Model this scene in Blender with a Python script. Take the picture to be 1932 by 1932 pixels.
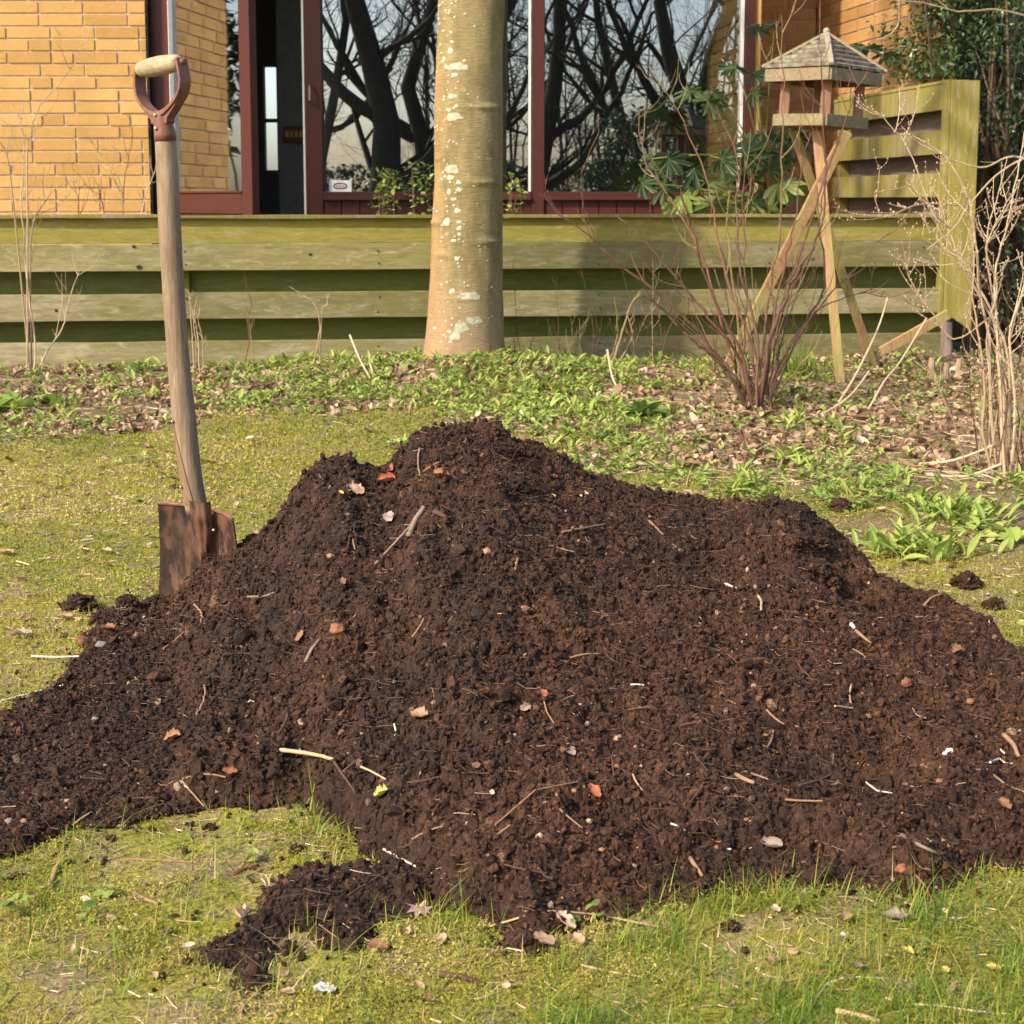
import bpy, math, random
import numpy as np
from mathutils import Vector, Matrix, noise as mnoise
random.seed(7)
RS = np.random.RandomState(11)
PI = math.pi
R = math.radians
for o in list(bpy.data.objects):
    bpy.data.objects.remove(o)
scene = bpy.context.scene
COL = scene.collection

# ------------------------------------------------------------------ camera
CAM_H = 0.74
FPX = 2900.0            # focal length in pixels of a 1932 px wide frame
CX, CY = 966.0, 744.0   # principal point (the photograph is a crop)
PITCH = R(7.2)
cam_d = bpy.data.cameras.new('camera')
cam = bpy.data.objects.new('camera', cam_d)
COL.objects.link(cam)
cam.location = (0, 0, CAM_H)
cam.rotation_euler = (PI/2 - PITCH, 0, 0)
cam_d.sensor_fit = 'HORIZONTAL'
cam_d.sensor_width = 36
cam_d.lens = 36*FPX/1932
cam_d.shift_y = -(966-CY)/1932
cam_d.clip_start = 0.05
cam_d.clip_end = 2000
cam_d.dof.use_dof = True
cam_d.dof.focus_distance = 2.35
cam_d.dof.aperture_fstop = 20
scene.camera = cam

# ------------------------------------------------------------------ light
SUN_AZ = 50      # degrees left of straight behind the viewer
SUN_EL = 38
scene.world = bpy.data.worlds.new("World")
scene.world.use_nodes = True
wn = scene.world.node_tree
wn.nodes.clear()
sky = wn.nodes.new('ShaderNodeTexSky')
sky.sky_type = 'NISHITA'
sky.sun_disc = False
sdir = Vector((-math.sin(R(SUN_AZ))*math.cos(R(SUN_EL)), -math.cos(R(SUN_AZ))*math.cos(R(SUN_EL)), math.sin(R(SUN_EL))))
sky.sun_elevation = R(SUN_EL)
sky.sun_rotation = math.atan2(sdir.x, sdir.y)
sky.air_density = 1.0
sky.dust_density = 2.6
sky.ozone_density = 1.0
bg = wn.nodes.new('ShaderNodeBackground')
bg.inputs['Strength'].default_value = 0.15
wo = wn.nodes.new('ShaderNodeOutputWorld')
wn.links.new(sky.outputs[0], bg.inputs[0])
wn.links.new(bg.outputs[0], wo.inputs[0])
sun_d = bpy.data.lights.new('sun', 'SUN')
sun_d.energy = 3.0
sun_d.angle = R(2.0)
sun_d.color = (1.0, 0.89, 0.72)
sun = bpy.data.objects.new('sun', sun_d)
COL.objects.link(sun)
sun.rotation_euler = sdir.to_track_quat('Z', 'Y').to_euler()
scene.view_settings.view_transform = 'Standard'
scene.view_settings.look = 'None'
scene.view_settings.gamma = 1
scene.view_settings.exposure = 0.98

# ------------------------------------------------------------------ numpy noise
def _h(ix, iy, iz, s):
    n = (ix.astype(np.int64)*374761393 + iy.astype(np.int64)*668265263 + iz.astype(np.int64)*2147483647 + s*1274126177) & 0xffffffff
    n = ((n ^ (n >> 13))*1274126177) & 0xffffffff
    n = ((n ^ (n >> 16))*2246822519) & 0xffffffff
    return ((n ^ (n >> 15)) & 0xffffff)/float(0xffffff)*2-1

def vn(x, y, s=0):
    x = np.asarray(x, float); y = np.asarray(y, float)
    ix = np.floor(x); iy = np.floor(y)
    fx = x-ix; fy = y-iy
    fx = fx*fx*fx*(fx*(fx*6-15)+10); fy = fy*fy*fy*(fy*(fy*6-15)+10)
    z = np.zeros_like(ix)
    a = _h(ix, iy, z, s); b = _h(ix+1, iy, z, s); c = _h(ix, iy+1, z, s); d = _h(ix+1, iy+1, z, s)
    return (a*(1-fx)+b*fx)*(1-fy)+(c*(1-fx)+d*fx)*fy

def fbm(x, y, s=0, o=4, g=0.5):
    r = 0; a = 1.0; f = 1.0
    for i in range(o):
        r = r+a*vn(np.asarray(x)*f+13.7*i, np.asarray(y)*f-7.1*i, s+i); a *= g; f *= 2.03
    return r

def sstep(x, a, b):
    t = np.clip((np.asarray(x, float)-a)/(b-a), 0, 1)
    return t*t*(3-2*t)

# ------------------------------------------------------------------ rays
cp, sp = math.cos(PITCH), math.sin(PITCH)
def ray(px, py):
    rx = (px-CX)/FPX; ry = (CY-py)/FPX
    return np.array([rx, cp+ry*sp, -sp+ry*cp])
def at(px, py, Y):
    d = ray(px, py)
    t = Y/d[1]
    return Vector((d[0]*t, Y, CAM_H+d[2]*t))
def zat(px, py, Y):
    return at(px, py, Y).z
def gY(px, py, z=0.0):
    d = ray(px, py)
    return float(d[1]*(z-CAM_H)/d[2])
def upx(px, py=1100):
    d = ray(px, py); return d[0]/d[1]

# ------------------------------------------------------------------ ground and heap heights
def fenceY(x):
    return 6.70+0.134*(np.asarray(x, float)+2.3)
TREE = at(878, 690, 6.45)
def gh(x, y):
    x = np.asarray(x, float); y = np.asarray(y, float)
    z = (0.005+0.008*sstep(y, 3, 4.5))*fbm(x*1.6, y*1.6, 3, 3)+0.003*fbm(x*14, y*14, 5, 3)
    z = z+0.055*np.exp(-((x-TREE.x)**2+(y-6.25)**2)/0.35)
    z = z-0.035*sstep(y-fenceY(x), -0.30, -0.05)
    z = z+0.03*sstep(y, 5.0, 6.2)*(1-sstep(y-fenceY(x), -0.30, -0.05))
    return z

SIL = [(-700,1560),(-300,1440),(-150,1395),(0,1352),(90,1328),(110,1300),(145,1250),(190,1185),(240,1160),(290,1142),(365,1090),(440,1034),(520,985),(560,935),(595,892),(625,870),(655,862),(685,880),(745,876),(772,850),(790,815),(812,803),(870,799),(950,804),(980,832),(1040,857),(1090,882),(1150,906),(1230,930),(1350,948),(1440,952),(1500,968),(1545,1000),(1590,1045),(1640,1082),(1700,1112),(1780,1130),(1860,1175),(1932,1225),(2050,1290),(2200,1360),(2500,1480)]
RIDGE = [(-700,1.7),(-300,1.90),(-150,1.98),(0,2.10),(90,2.20),(145,2.40),(190,2.62),(290,2.75),(365,2.72),(440,2.66),(560,2.66),(650,2.66),(870,2.72),(1100,2.72),(1350,2.66),(1500,2.56),(1590,2.50),(1700,2.46),(1780,2.42),(1860,2.34),(1932,2.24),(2050,2.10),(2200,1.98),(2500,1.80)]
FOOT = [(-700,1600),(-300,1640),(-100,1630),(0,1618),(60,1590),(130,1562),(250,1535),(400,1528),(500,1522),(560,1518),(600,1548),(650,1590),(690,1625),(740,1655),(800,1690),(900,1738),(1000,1765),(1090,1742),(1150,1722),(1250,1702),(1400,1688),(1500,1680),(1600,1682),(1700,1700),(1800,1706),(1932,1662),(2050,1640),(2300,1600),(2500,1560)]
_pxs = np.linspace(-700, 2500, 1601)
_us = np.array([upx(p) for p in _pxs])
_silv = np.interp(_pxs, [a[0] for a in SIL], [a[1] for a in SIL])
_rY = np.interp(_pxs, [a[0] for a in RIDGE], [a[1] for a in RIDGE])
_ftv = np.interp(_pxs, [a[0] for a in FOOT], [a[1] for a in FOOT])
_fY = np.array([gY(p, q) for p, q in zip(_pxs, _ftv)])
_fY = np.minimum(_fY, _rY-0.06)
_rZ = np.array([zat(p, q, Y) for p, q, Y in zip(_pxs, _silv, _rY)])
_rZ = np.maximum(_rZ, 0.018)
SPILL = [(600,1690,.060,.030),(560,1720,.05,.022),(650,1720,.05,.022),(500,1750,.035,.016),(650,1760,.04,.020),(455,1790,.045,.018),(420,1805,.03,.014),(480,1850,.028,.012),(470,1815,.03,.014),(700,1700,.05,.025),(590,1655,.04,.02),(990,1780,.035,.014),(720,1665,.05,.03),(755,1690,.05,.03),(690,1655,.04,.025)]
_sp = []
for px, py, r, h in SPILL:
    Y = gY(px, py); p = at(px, py, Y); _sp.append((p.x, p.y, r*1.35, h*.62))

DENTS = []
_r = random.Random(3)
for px, py, wx, wy, h in [(690,1290,10,.02,-.018),(700,1275,16,.03,.012),(980,1225,60,.018,-.012),(960,1205,60,.022,.016),(900,930,50,.03,.014),(930,975,40,.018,-.016),(470,1420,30,.02,-.014),(560,1340,30,.03,-.012),(1150,1200,40,.02,.010),(1130,1225,40,.014,-.012),(1480,1590,60,.02,.016),(1500,1625,70,.014,-.016),(1700,1630,40,.014,-.012),(1260,1610,30,.014,-.014),(1170,1580,50,.02,.012),(880,1480,60,.03,.010),(860,1520,50,.014,-.010),(1680,1330,60,.02,-.012),(1640,1300,60,.03,.012),(620,1100,50,.03,.010),(600,1140,40,.02,-.010),(330,1300,60,.02,-.010),(1330,1420,40,.018,-.012),(1420,1180,60,.02,-.010),(1750,1480,60,.02,.012),(1760,1520,50,.012,-.014),(1560,1640,30,.012,-.014),(420,1490,60,.014,-.010)]:
    Y = 1.55+(2.70-1.55)*((1700-py)/(1700-850.))**1.0
    Y = max(1.6, min(2.7, Y)); q = at(px, py, Y); DENTS.append((q.x, Y, wx*Y/FPX, wy, h))
def heap(x, y, fine=True):
    """height of compost above z=0, negative where there is none"""
    x = np.asarray(x, float); y = np.asarray(y, float)
    wob = 0.018*fbm(x*9, y*9, 21, 3)
    u = x/y + 0.006*fbm(x*14, y*14, 33, 2)
    rz = np.interp(u, _us, _rZ); ry = np.interp(u, _us, _rY)
    fy = np.interp(u, _us, _fY)+wob
    s = np.clip((y-fy)/np.maximum(ry-fy, .02), -1, 1)
    sc = np.clip(s, 0, 1)
    lip = np.minimum(rz*.5, 0.03)
    zf = lip*sstep(sc, 0, 0.07)+(rz-lip)*(0.75*sc**0.95+0.25*sstep(sc, 0.1, 1))
    zf = np.where(s < 0, -0.03+s*0.1, zf)
    back = rz*1.25+0.05
    t = (y-ry)/back
    zb = rz*(1-np.clip(t, 0, 1.0)**1.25)-0.05*np.clip(t-0.9, 0, 1)
    z = np.where(y > ry, zb, zf)
    for sx, sy, r, h in _sp:
        d2 = ((x-sx)**2+(y-sy)**2)/(r*r)
        z = np.maximum(z, (h+.045)*np.exp(-d2*.8)-0.045)
    on = sstep(z, 0.0, 0.03)
    # broad lumps and slumps; less at the ridge so the outline holds
    n1 = fbm(x*5.0, y*5.0, 41, 3)
    rid = 1-np.abs(fbm(x*8+3, y*8, 43, 3))
    z = z+on*(0.014*n1+0.012*(rid-0.6))*(1-0.6*np.exp(-((y-ry)/0.10)**2))
    # a bulging shoulder on the right, with the hollow beside it
    a = at(1500, 1045, 2.47); b = at(1585, 1115, 2.40)
    z = z+on*0.035*np.exp(-(((x-a.x)/.10)**2+((y-a.y)/.09)**2))
    z = z-on*0.035*np.exp(-(((x-b.x)/.05)**2+((y-b.y)/.09)**2))
    for px, py, wx, wy, h in DENTS:
        z = z+on*h*np.exp(-(((x-px)/wx)**2+((y-py)/wy)**2))
    if fine:
        c1 = fbm(x*26, y*26, 47, 3, .6)
        c2 = fbm(x*75, y*75, 49, 3, .65)
        c3 = fbm(x*210, y*210, 53, 2, .6)
        z = z+(0.3+0.7*on)*(0.0050*c1+0.0042*c2+0.0030*c3)
    return z

def surf(x, y):
    return np.maximum(gh(x, y), heap(x, y))
def on(px, py, ymax=8.5):
    """where the ray through a frame point meets lawn or compost"""
    d = ray(px, py)
    Y = np.arange(1.2, ymax, 0.004)
    t = Y/d[1]
    z = CAM_H+d[2]*t
    s = surf(d[0]*t, Y)
    k = np.argmax(z < s)
    if not (z < s).any(): k = len(Y)-1
    return Vector((d[0]*t[k], Y[k], float(s[k])))
def norm_at(x, y, e=0.02):
    hx = float(surf(x+e, y)-surf(x-e, y))/(2*e); hy = float(surf(x, y+e)-surf(x, y-e))/(2*e)
    return Vector((-hx, -hy, 1)).normalized()

# ------------------------------------------------------------------ mesh builder
class MB:
    def __init__(s):
        s.v = []; s.f = []; s.n = 0; s.r = []; s.uv = None
    def add(s, v, f, rnd=0.5, mi=0):
        v = np.asarray(v, np.float32).reshape(-1, 3)
        f = np.asarray(f, np.int32)
        s.v.append(v); s.f.append((f+s.n, mi)); s.n += len(v)
        if np.isscalar(rnd): rnd = np.full(len(v), rnd, np.float32)
        s.r.append(np.asarray(rnd, np.float32))
    def poly(s, v, rnd=0.5, mi=0):
        s.add(v, [list(range(len(v)))], rnd, mi)
    def inst(s, tv, tf, M, pos, rnd, mi=0):
        """tv (K,3) template placed N times with 3x3 matrices M and offsets pos"""
        N = len(pos); K = len(tv)
        V = np.einsum('nij,kj->nki', M, tv)+pos[:, None, :]
        F = (np.asarray(tf)[None, :, :]+(np.arange(N)*K)[:, None, None]).reshape(-1, len(tf[0]))
        s.add(V.reshape(-1, 3), F, np.repeat(np.asarray(rnd, np.float32), K), mi)
    def box(s, c, h, rot=None, rnd=0.5, mi=0):
        c = np.array(c, float); h = np.array(h, float)
        v = np.array([[x, y, z] for x in (-1, 1) for y in (-1, 1) for z in (-1, 1)], float)*h
        if rot is not None:
            v = v@np.array(rot).T
        s.add(v+c, [[0,1,3,2],[4,6,7,5],[0,4,5,1],[2,3,7,6],[0,2,6,4],[1,5,7,3]], rnd, mi)
    def span(s, x0, x1, y0, y1, z0, z1, rnd=0.5, mi=0):
        s.box(((x0+x1)/2, (y0+y1)/2, (z0+z1)/2), (abs(x1-x0)/2, abs(y1-y0)/2, abs(z1-z0)/2), None, rnd, mi)
    def bar(s, a, b, w, d, up=(0, 0, 1), rnd=0.5, mi=0):
        """rectangular bar from a to b"""
        a = Vector(a); b = Vector(b); z = (b-a).normalized()
        x = Vector(up).cross(z)
        if x.length < 1e-4: x = Vector((1, 0, 0))
        x.normalize(); y = z.cross(x)
        M = np.array([[x[i], y[i], z[i]] for i in range(3)])
        s.box((a+b)/2, (w/2, d/2, (b-a).length/2), M, rnd, mi)
    def tube(s, pts, rad, sides=6, rnd=0.5, mi=0, cap=True, flat=1.0):
        P = [Vector(p) for p in pts]; n = len(P)
        if np.isscalar(rad): rad = [rad]*n
        V = []
        x = None
        for i in range(n):
            t = (P[min(i+1, n-1)]-P[max(i-1, 0)])
            if t.length < 1e-7: t = Vector((0, 0, 1))
            t.normalize()
            if x is None:
                x = t.cross(Vector((0.31, 0.2, 0.93)))
                if x.length < 1e-3: x = t.cross(Vector((1, 0, 0)))
            x = x-t*x.dot(t); x.normalize(); y = t.cross(x)
            for k in range(sides):
                a = 2*PI*k/sides
                V.append(P[i]+x*(math.cos(a)*rad[i])+y*(math.sin(a)*rad[i]*flat))
        F = []
        for i in range(n-1):
            for k in range(sides):
                F.append([i*sides+k, i*sides+(k+1) % sides, (i+1)*sides+(k+1) % sides, (i+1)*sides+k])
        if isinstance(rnd, (list, np.ndarray)): rnd = np.repeat(np.asarray(rnd), sides)
        base = s.n
        s.add([list(p) for p in V], F, rnd, mi)
        if cap:
            s.f.append((np.array([[base+k for k in range(sides)][::-1]]), mi))
            s.f.append((np.array([[base+(n-1)*sides+k for k in range(sides)]]), mi))
    def build(s, name, mats, parent=None, smooth=False, bevel=0, uvfn=None):
        me = bpy.data.meshes.new(name)
        if not isinstance(mats, (list, tuple)): mats = [mats]
        V = np.concatenate(s.v)
        idx = []; cnt = []; mi = []
        for f, m in s.f:
            f = np.asarray(f)
            idx.append(f.reshape(-1)); cnt.append(np.full(len(f), f.shape[1])); mi.append(np.full(len(f), m))
        idx = np.concatenate(idx).astype(np.int32); cnt = np.concatenate(cnt).astype(np.int32); mi = np.concatenate(mi).astype(np.int32)
        org = np.array([0., 0., 0.])
        if parent is None:
            lo = V.min(0); hi = V.max(0)
            org = np.array([(lo[0]+hi[0])/2, (lo[1]+hi[1])/2, lo[2]])
        else:
            org = np.array(WORLD.get(parent.name, (0, 0, 0)))
        me.vertices.add(len(V)); me.vertices.foreach_set('co', (V-org).astype(np.float32).reshape(-1))
        me.loops.add(len(idx)); me.loops.foreach_set('vertex_index', idx)
        me.polygons.add(len(cnt))
        st = np.concatenate([[0], np.cumsum(cnt)[:-1]]).astype(np.int32)
        me.polygons.foreach_set('loop_start', st); me.polygons.foreach_set('loop_total', cnt)
        me.polygons.foreach_set('material_index', mi)
        me.polygons.foreach_set('use_smooth', np.full(len(cnt), bool(smooth)))
        me.update(calc_edges=True)
        at_ = me.attributes.new('rnd', 'FLOAT', 'POINT')
        at_.data.foreach_set('value', np.concatenate(s.r))
        for m in mats: me.materials.append(m)
        me.validate()
        o = bpy.data.objects.new(name, me)
        COL.objects.link(o)
        if parent is None:
            o.location = org
            WORLD[o.name] = tuple(org)
        else:
            o.parent = parent
            WORLD[o.name] = tuple(org)
        if bevel:
            b = o.modifiers.new('bevel', 'BEVEL'); b.width = bevel; b.segments = 2; b.limit_method = 'ANGLE'; b.angle_limit = R(50)
        return o
WORLD = {}
def tag(o, label=None, cat=None, group=None, kind=None):
    if label: o['label'] = label
    if cat: o['category'] = cat
    if group: o['group'] = group
    if kind: o['kind'] = kind
    return o
def empty(name, loc, label, cat, group=None):
    o = bpy.data.objects.new(name, None)
    COL.objects.link(o); o.location = loc
    o.empty_display_size = 0.1
    WORLD[o.name] = tuple(loc)
    return tag(o, label, cat, group)

def rotM(rx, ry, rz):
    """stack of rotation matrices Rz Ry Rx"""
    rx, ry, rz = np.broadcast_arrays(rx, ry, rz)
    cx, sx, cy, sy, cz, sz = np.cos(rx), np.sin(rx), np.cos(ry), np.sin(ry), np.cos(rz), np.sin(rz)
    M = np.empty(rx.shape+(3, 3))
    M[..., 0, 0] = cz*cy; M[..., 0, 1] = cz*sy*sx-sz*cx; M[..., 0, 2] = cz*sy*cx+sz*sx
    M[..., 1, 0] = sz*cy; M[..., 1, 1] = sz*sy*sx+cz*cx; M[..., 1, 2] = sz*sy*cx-cz*sx
    M[..., 2, 0] = -sy; M[..., 2, 1] = cy*sx; M[..., 2, 2] = cy*cx
    return M
def scl(M, s):
    s = np.asarray(s, float)
    if s.ndim == 1: s = np.stack([s]*3, 1)
    return M*s[:, None, :]

# ------------------------------------------------------------------ materials
def new_mat(name):
    m = bpy.data.materials.new(name); m.use_nodes = True
    nt = m.node_tree; b = nt.nodes['Principled BSDF']
    return m, nt, b
def setin(b, **k):
    for a, v in k.items():
        b.inputs[a.replace('_', ' ')].default_value = v
def ramp(nt, src, stops, interp='LINEAR'):
    r = nt.nodes.new('ShaderNodeValToRGB')
    e = r.color_ramp.elements
    while len(e) > 1: e.remove(e[0])
    e[0].position = stops[0][0]; e[0].color = (*stops[0][1], 1)
    for p, c in stops[1:]:
        k = e.new(p); k.color = (*c, 1)
    r.color_ramp.interpolation = interp
    nt.links.new(src, r.inputs[0])
    return r.outputs[0]
def nz(nt, scale, detail=4, rough=0.55, vec=None, stretch=None, dist=0.0, coord='Object'):
    n = nt.nodes.new('ShaderNodeTexNoise')
    n.inputs['Scale'].default_value = scale; n.inputs['Detail'].default_value = detail
    n.inputs['Roughness'].default_value = rough; n.inputs['Distortion'].default_value = dist
    tc = nt.nodes.new('ShaderNodeTexCoord')
    v = tc.outputs[coord]
    if stretch:
        mp = nt.nodes.new('ShaderNodeMapping'); mp.inputs['Scale'].default_value = stretch
        nt.links.new(v, mp.inputs['Vector']); v = mp.outputs[0]
    nt.links.new(v, n.inputs['Vector'])
    return n.outputs['Fac']
def mixc(nt, f, a, b, mode='MIX'):
    m = nt.nodes.new('ShaderNodeMix'); m.data_type = 'RGBA'; m.blend_type = mode
    for s, v in ((m.inputs[0], f), (m.inputs[6], a), (m.inputs[7], b)):
        if hasattr(v, 'links'): nt.links.new(v, s)
        elif isinstance(v, (int, float)): s.default_value = v
        else: s.default_value = (*v, 1)
    return m.outputs[2]
def mathn(nt, op, a, b=None):
    m = nt.nodes.new('ShaderNodeMath'); m.operation = op
    for s, v in ((m.inputs[0], a), (m.inputs[1], b)):
        if v is None: continue
        if hasattr(v, 'links'): nt.links.new(v, s)
        else: s.default_value = v
    return m.outputs[0]
def bump(nt, b, h, dist=0.002, strength=0.6):
    n = nt.nodes.new('ShaderNodeBump'); n.inputs['Distance'].default_value = dist; n.inputs['Strength'].default_value = strength
    nt.links.new(h, n.inputs['Height']); nt.links.new(n.outputs[0], b.inputs['Normal'])
def attr(nt, name='rnd'):
    a = nt.nodes.new('ShaderNodeAttribute'); a.attribute_name = name
    return a.outputs['Fac']

def rnd_mat(name, stops, rough=0.7, noise_amt=0.25, noise_scale=60, bd=0.0, bs=80, trans=0.0, spec=0.3, interp='LINEAR', stretch=None):
    """colour from the per-piece rnd attribute, broken up by noise"""
    m, nt, b = new_mat(name)
    c = ramp(nt, attr(nt), stops, interp)
    n = nz(nt, noise_scale, 5, 0.6, stretch=stretch)
    g = ramp(nt, n, [(0.25, (1-noise_amt,)*3), (0.75, (1+noise_amt,)*3)])
    c2 = mixc(nt, 1.0, c, g, 'MULTIPLY')
    nt.links.new(c2, b.inputs['Base Color'])
    setin(b, Roughness=rough)
    b.inputs['Specular IOR Level'].default_value = spec
    if bd: bump(nt, b, nz(nt, bs, 5, 0.6, stretch=stretch), bd, 0.8)
    if trans:
        t = nt.nodes.new('ShaderNodeBsdfTranslucent'); nt.links.new(c2, t.inputs['Color'])
        mx = nt.nodes.new('ShaderNodeMixShader'); mx.inputs[0].default_value = trans
        nt.links.new(b.outputs[0], mx.inputs[1]); nt.links.new(t.outputs[0], mx.inputs[2])
        nt.links.new(mx.outputs[0], nt.nodes['Material Output'].inputs['Surface'])
    return m
def plain(name, col, rough=0.6, amt=0.2, scale=25, bd=0.0, bs=120, stretch=None, metal=0.0):
    m = rnd_mat(name, [(0, tuple(c*0.9 for c in col)), (1, tuple(min(1, c*1.1) for c in col))], rough, amt, scale, bd, bs, stretch=stretch)
    m.node_tree.nodes['Principled BSDF'].inputs['Metallic'].default_value = metal
    return m

# soil
def soil_mat():
    m, nt, b = new_mat('compost')
    n1 = nz(nt, 9, 5, 0.6); n2 = nz(nt, 240, 4, 0.7); n3 = nz(nt, 55, 4, .6)
    c = ramp(nt, n1, [(0.3, (0.029, 0.0135, 0.0070)), (0.55, (0.047, 0.0228, 0.0118)), (0.75, (0.065, 0.0320, 0.0170))])
    c = mixc(nt, 1.0, c, ramp(nt, n2, [(0.32, (0.34,)*3), (0.5, (0.92,)*3), (0.70, (2.1, 1.95, 1.85))]), 'MULTIPLY')
    c = mixc(nt, 1.0, c, ramp(nt, n3, [(0.3, (0.6, .6, .62)), (0.7, (1.3, 1.25, 1.2))]), 'MULTIPLY')
    c = mixc(nt, 1.0, c, ramp(nt, nz(nt, 2.6, 3, .6), [(0.38, (0.72, .74, .78)), (0.60, (1.15, 1.10, 1.05))]), 'MULTIPLY')
    rr = ramp(nt, attr(nt), [(0, (0.55,)*3), (0.45, (1,)*3), (0.80, (1.5, 1.4, 1.3)), (0.93, (2.0, 1.9, 1.8)), (0.965, (3.4, 3.8, 4.2)), (0.99, (5.5, 7.2, 9.0)), (1.0, (10, 15, 22))])
    c = mixc(nt, 1.0, c, rr, 'MULTIPLY')
    nt.links.new(c, b.inputs['Base Color'])
    setin(b, Roughness=0.75); b.inputs['Specular IOR Level'].default_value = 0.25
    bump(nt, b, nz(nt, 330, 4, 0.7), 0.0015, 1.0)
    return m
M_SOIL = soil_mat()
M_FIB = rnd_mat('root fibres', [(0, (0.035, 0.018, 0.011)), (0.5, (0.075, 0.036, 0.019)), (0.80, (0.15, 0.075, 0.04)), (0.95, (0.26, 0.15, 0.085)), (1, (0.50, 0.40, 0.29))], 0.7)
M_GRASS = rnd_mat('grass blades', [(0, (0.09, 0.18, 0.020)), (0.30, (0.21, 0.285, 0.030)), (0.55, (0.34, 0.32, 0.045)), (0.75, (0.42, 0.34, 0.080)), (0.88, (0.52, 0.39, 0.20)), (1, (0.64, 0.49, 0.31))], 0.55, 0.15, 40, trans=0.3)
M_MOSS = rnd_mat('moss', [(0, (0.15, 0.17, 0.016)), (0.5, (0.31, 0.285, 0.030)), (0.85, (0.41, 0.345, 0.060)), (1, (0.50, 0.40, 0.15))], 0.8, 0.25, 30, trans=0.2)
def ground_mat():
    m, nt, b = new_mat('mossy lawn soil')
    n1 = nz(nt, 1.6, 5, 0.6); n2 = nz(nt, 14, 5, 0.65); n3 = nz(nt, 120, 4, 0.7)
    c = ramp(nt, n1, [(0.3, (0.18, 0.18, 0.026)), (0.5, (0.26, 0.235, 0.038)), (0.7, (0.30, 0.255, 0.060))])
    c = mixc(nt, ramp(nt, n2, [(0.46, (0,)*3), (0.60, (0.85,)*3)]), c, (0.27, 0.195, 0.115))
    # the border along the fence is bare leaf mould
    bfac = attr(nt)
    c = mixc(nt, bfac, c, ramp(nt, n2, [(0.3, (0.13, 0.085, 0.048)), (0.7, (0.27, 0.19, 0.11))]))
    c = mixc(nt, 1.0, c, ramp(nt, n3, [(0.3, (0.5,)*3), (0.7, (1.4,)*3)]), 'MULTIPLY')
    nt.links.new(c, b.inputs['Base Color']); setin(b, Roughness=0.9)
    b.inputs['Specular IOR Level'].default_value = 0.15
    bump(nt, b, n3, 0.006, 1.0)
    return m
M_GROUND = ground_mat()
M_DEAD = rnd_mat('dead leaves', [(0, (0.13, 0.075, 0.043)), (0.4, (0.29, 0.175, 0.10)), (0.75, (0.46, 0.31, 0.19)), (1, (0.62, 0.48, 0.34))], 0.7, 0.25, 50, trans=0.12)
M_WEED = rnd_mat('weed leaves', [(0, (0.07, 0.12, 0.034)), (0.4, (0.19, 0.27, 0.055)), (0.75, (0.33, 0.41, 0.085)), (1, (0.46, 0.47, 0.12))], 0.5, 0.15, 40, trans=0.3)
M_STRAW = rnd_mat('dry stalks', [(0, (0.20, 0.11, 0.06)), (0.5, (0.42, 0.28, 0.16)), (1, (0.68, 0.53, 0.35))], 0.6, 0.2, 60)
M_TWIG = rnd_mat('bare twigs', [(0, (0.045, 0.027, 0.02)), (0.35, (0.11, 0.055, 0.036)), (0.6, (0.19, 0.09, 0.055)), (0.8, (0.21, 0.17, 0.06)), (1, (0.48, 0.36, 0.23))], 0.6, 0.25, 40)
M_PALE = rnd_mat('pale twigs', [(0, (0.19, 0.115, 0.068)), (0.5, (0.34, 0.235, 0.14)), (1, (0.54, 0.42, 0.27))], 0.6, 0.2, 40)

def wood_mat(name, base, green, greenamt, pale=0.3, axis=0, red=None, blotch=6.0, dark=0.6, gs=1.0):
    """weathered timber: long grain along one axis, algae in patches, bleached scuffs"""
    m, nt, b = new_mat(name)
    st = [22, 22, 22]; st[axis] = 1.0
    g = nz(nt, 3.0*gs, 7, 0.75, stretch=tuple(st), dist=0.3)
    st2 = [3, 3, 3]; st2[axis] = 0.6
    bl = nz(nt, blotch*0.35, 6, 0.7, stretch=tuple(st2))
    c = ramp(nt, g, [(0.30, tuple(v*dark for v in base)), (0.5, base), (0.70, tuple(min(1, v*1.35) for v in base))])
    gc = ramp(nt, g, [(0.30, tuple(v*0.68 for v in green)), (0.68, tuple(v*1.2 for v in green))])
    f = ramp(nt, bl, [(0.55-greenamt*0.45, (0,)*3), (0.72-greenamt*0.45, (1,)*3)])
    c = mixc(nt, f, c, gc)
    sc = nz(nt, 5.5, 7, 0.75, stretch=tuple(1.5 if i == axis else 6 for i in range(3)), dist=0.6)
    fs = ramp(nt, sc, [(0.54, (0,)*3), (0.66, (pale,)*3)])
    c = mixc(nt, fs, c, (0.46, 0.41, 0.28))
    c = mixc(nt, 1.0, c, ramp(nt, attr(nt), [(0, (0.8,)*3), (1, (1.2,)*3)]), 'MULTIPLY')
    nt.links.new(c, b.inputs['Base Color']); setin(b, Roughness=0.75)
    b.inputs['Specular IOR Level'].default_value = 0.25
    bump(nt, b, g, 0.0025, 0.7)
    return m
M_FTOP = wood_mat('algae covered top board', (0.30, 0.25, 0.14), (0.235, 0.205, 0.042), 0.60, 0.28)
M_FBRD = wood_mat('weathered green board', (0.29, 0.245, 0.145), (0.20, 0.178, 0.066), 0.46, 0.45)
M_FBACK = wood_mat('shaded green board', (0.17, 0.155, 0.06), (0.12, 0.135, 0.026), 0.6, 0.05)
M_FPOST = wood_mat('green fence post', (0.30, 0.235, 0.12), (0.235, 0.20, 0.045), 0.5, 0.35, axis=2)
M_SIDE = wood_mat('streaked side board', (0.25, 0.20, 0.115), (0.215, 0.185, 0.042), 0.42, 0.2, axis=2)
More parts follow.
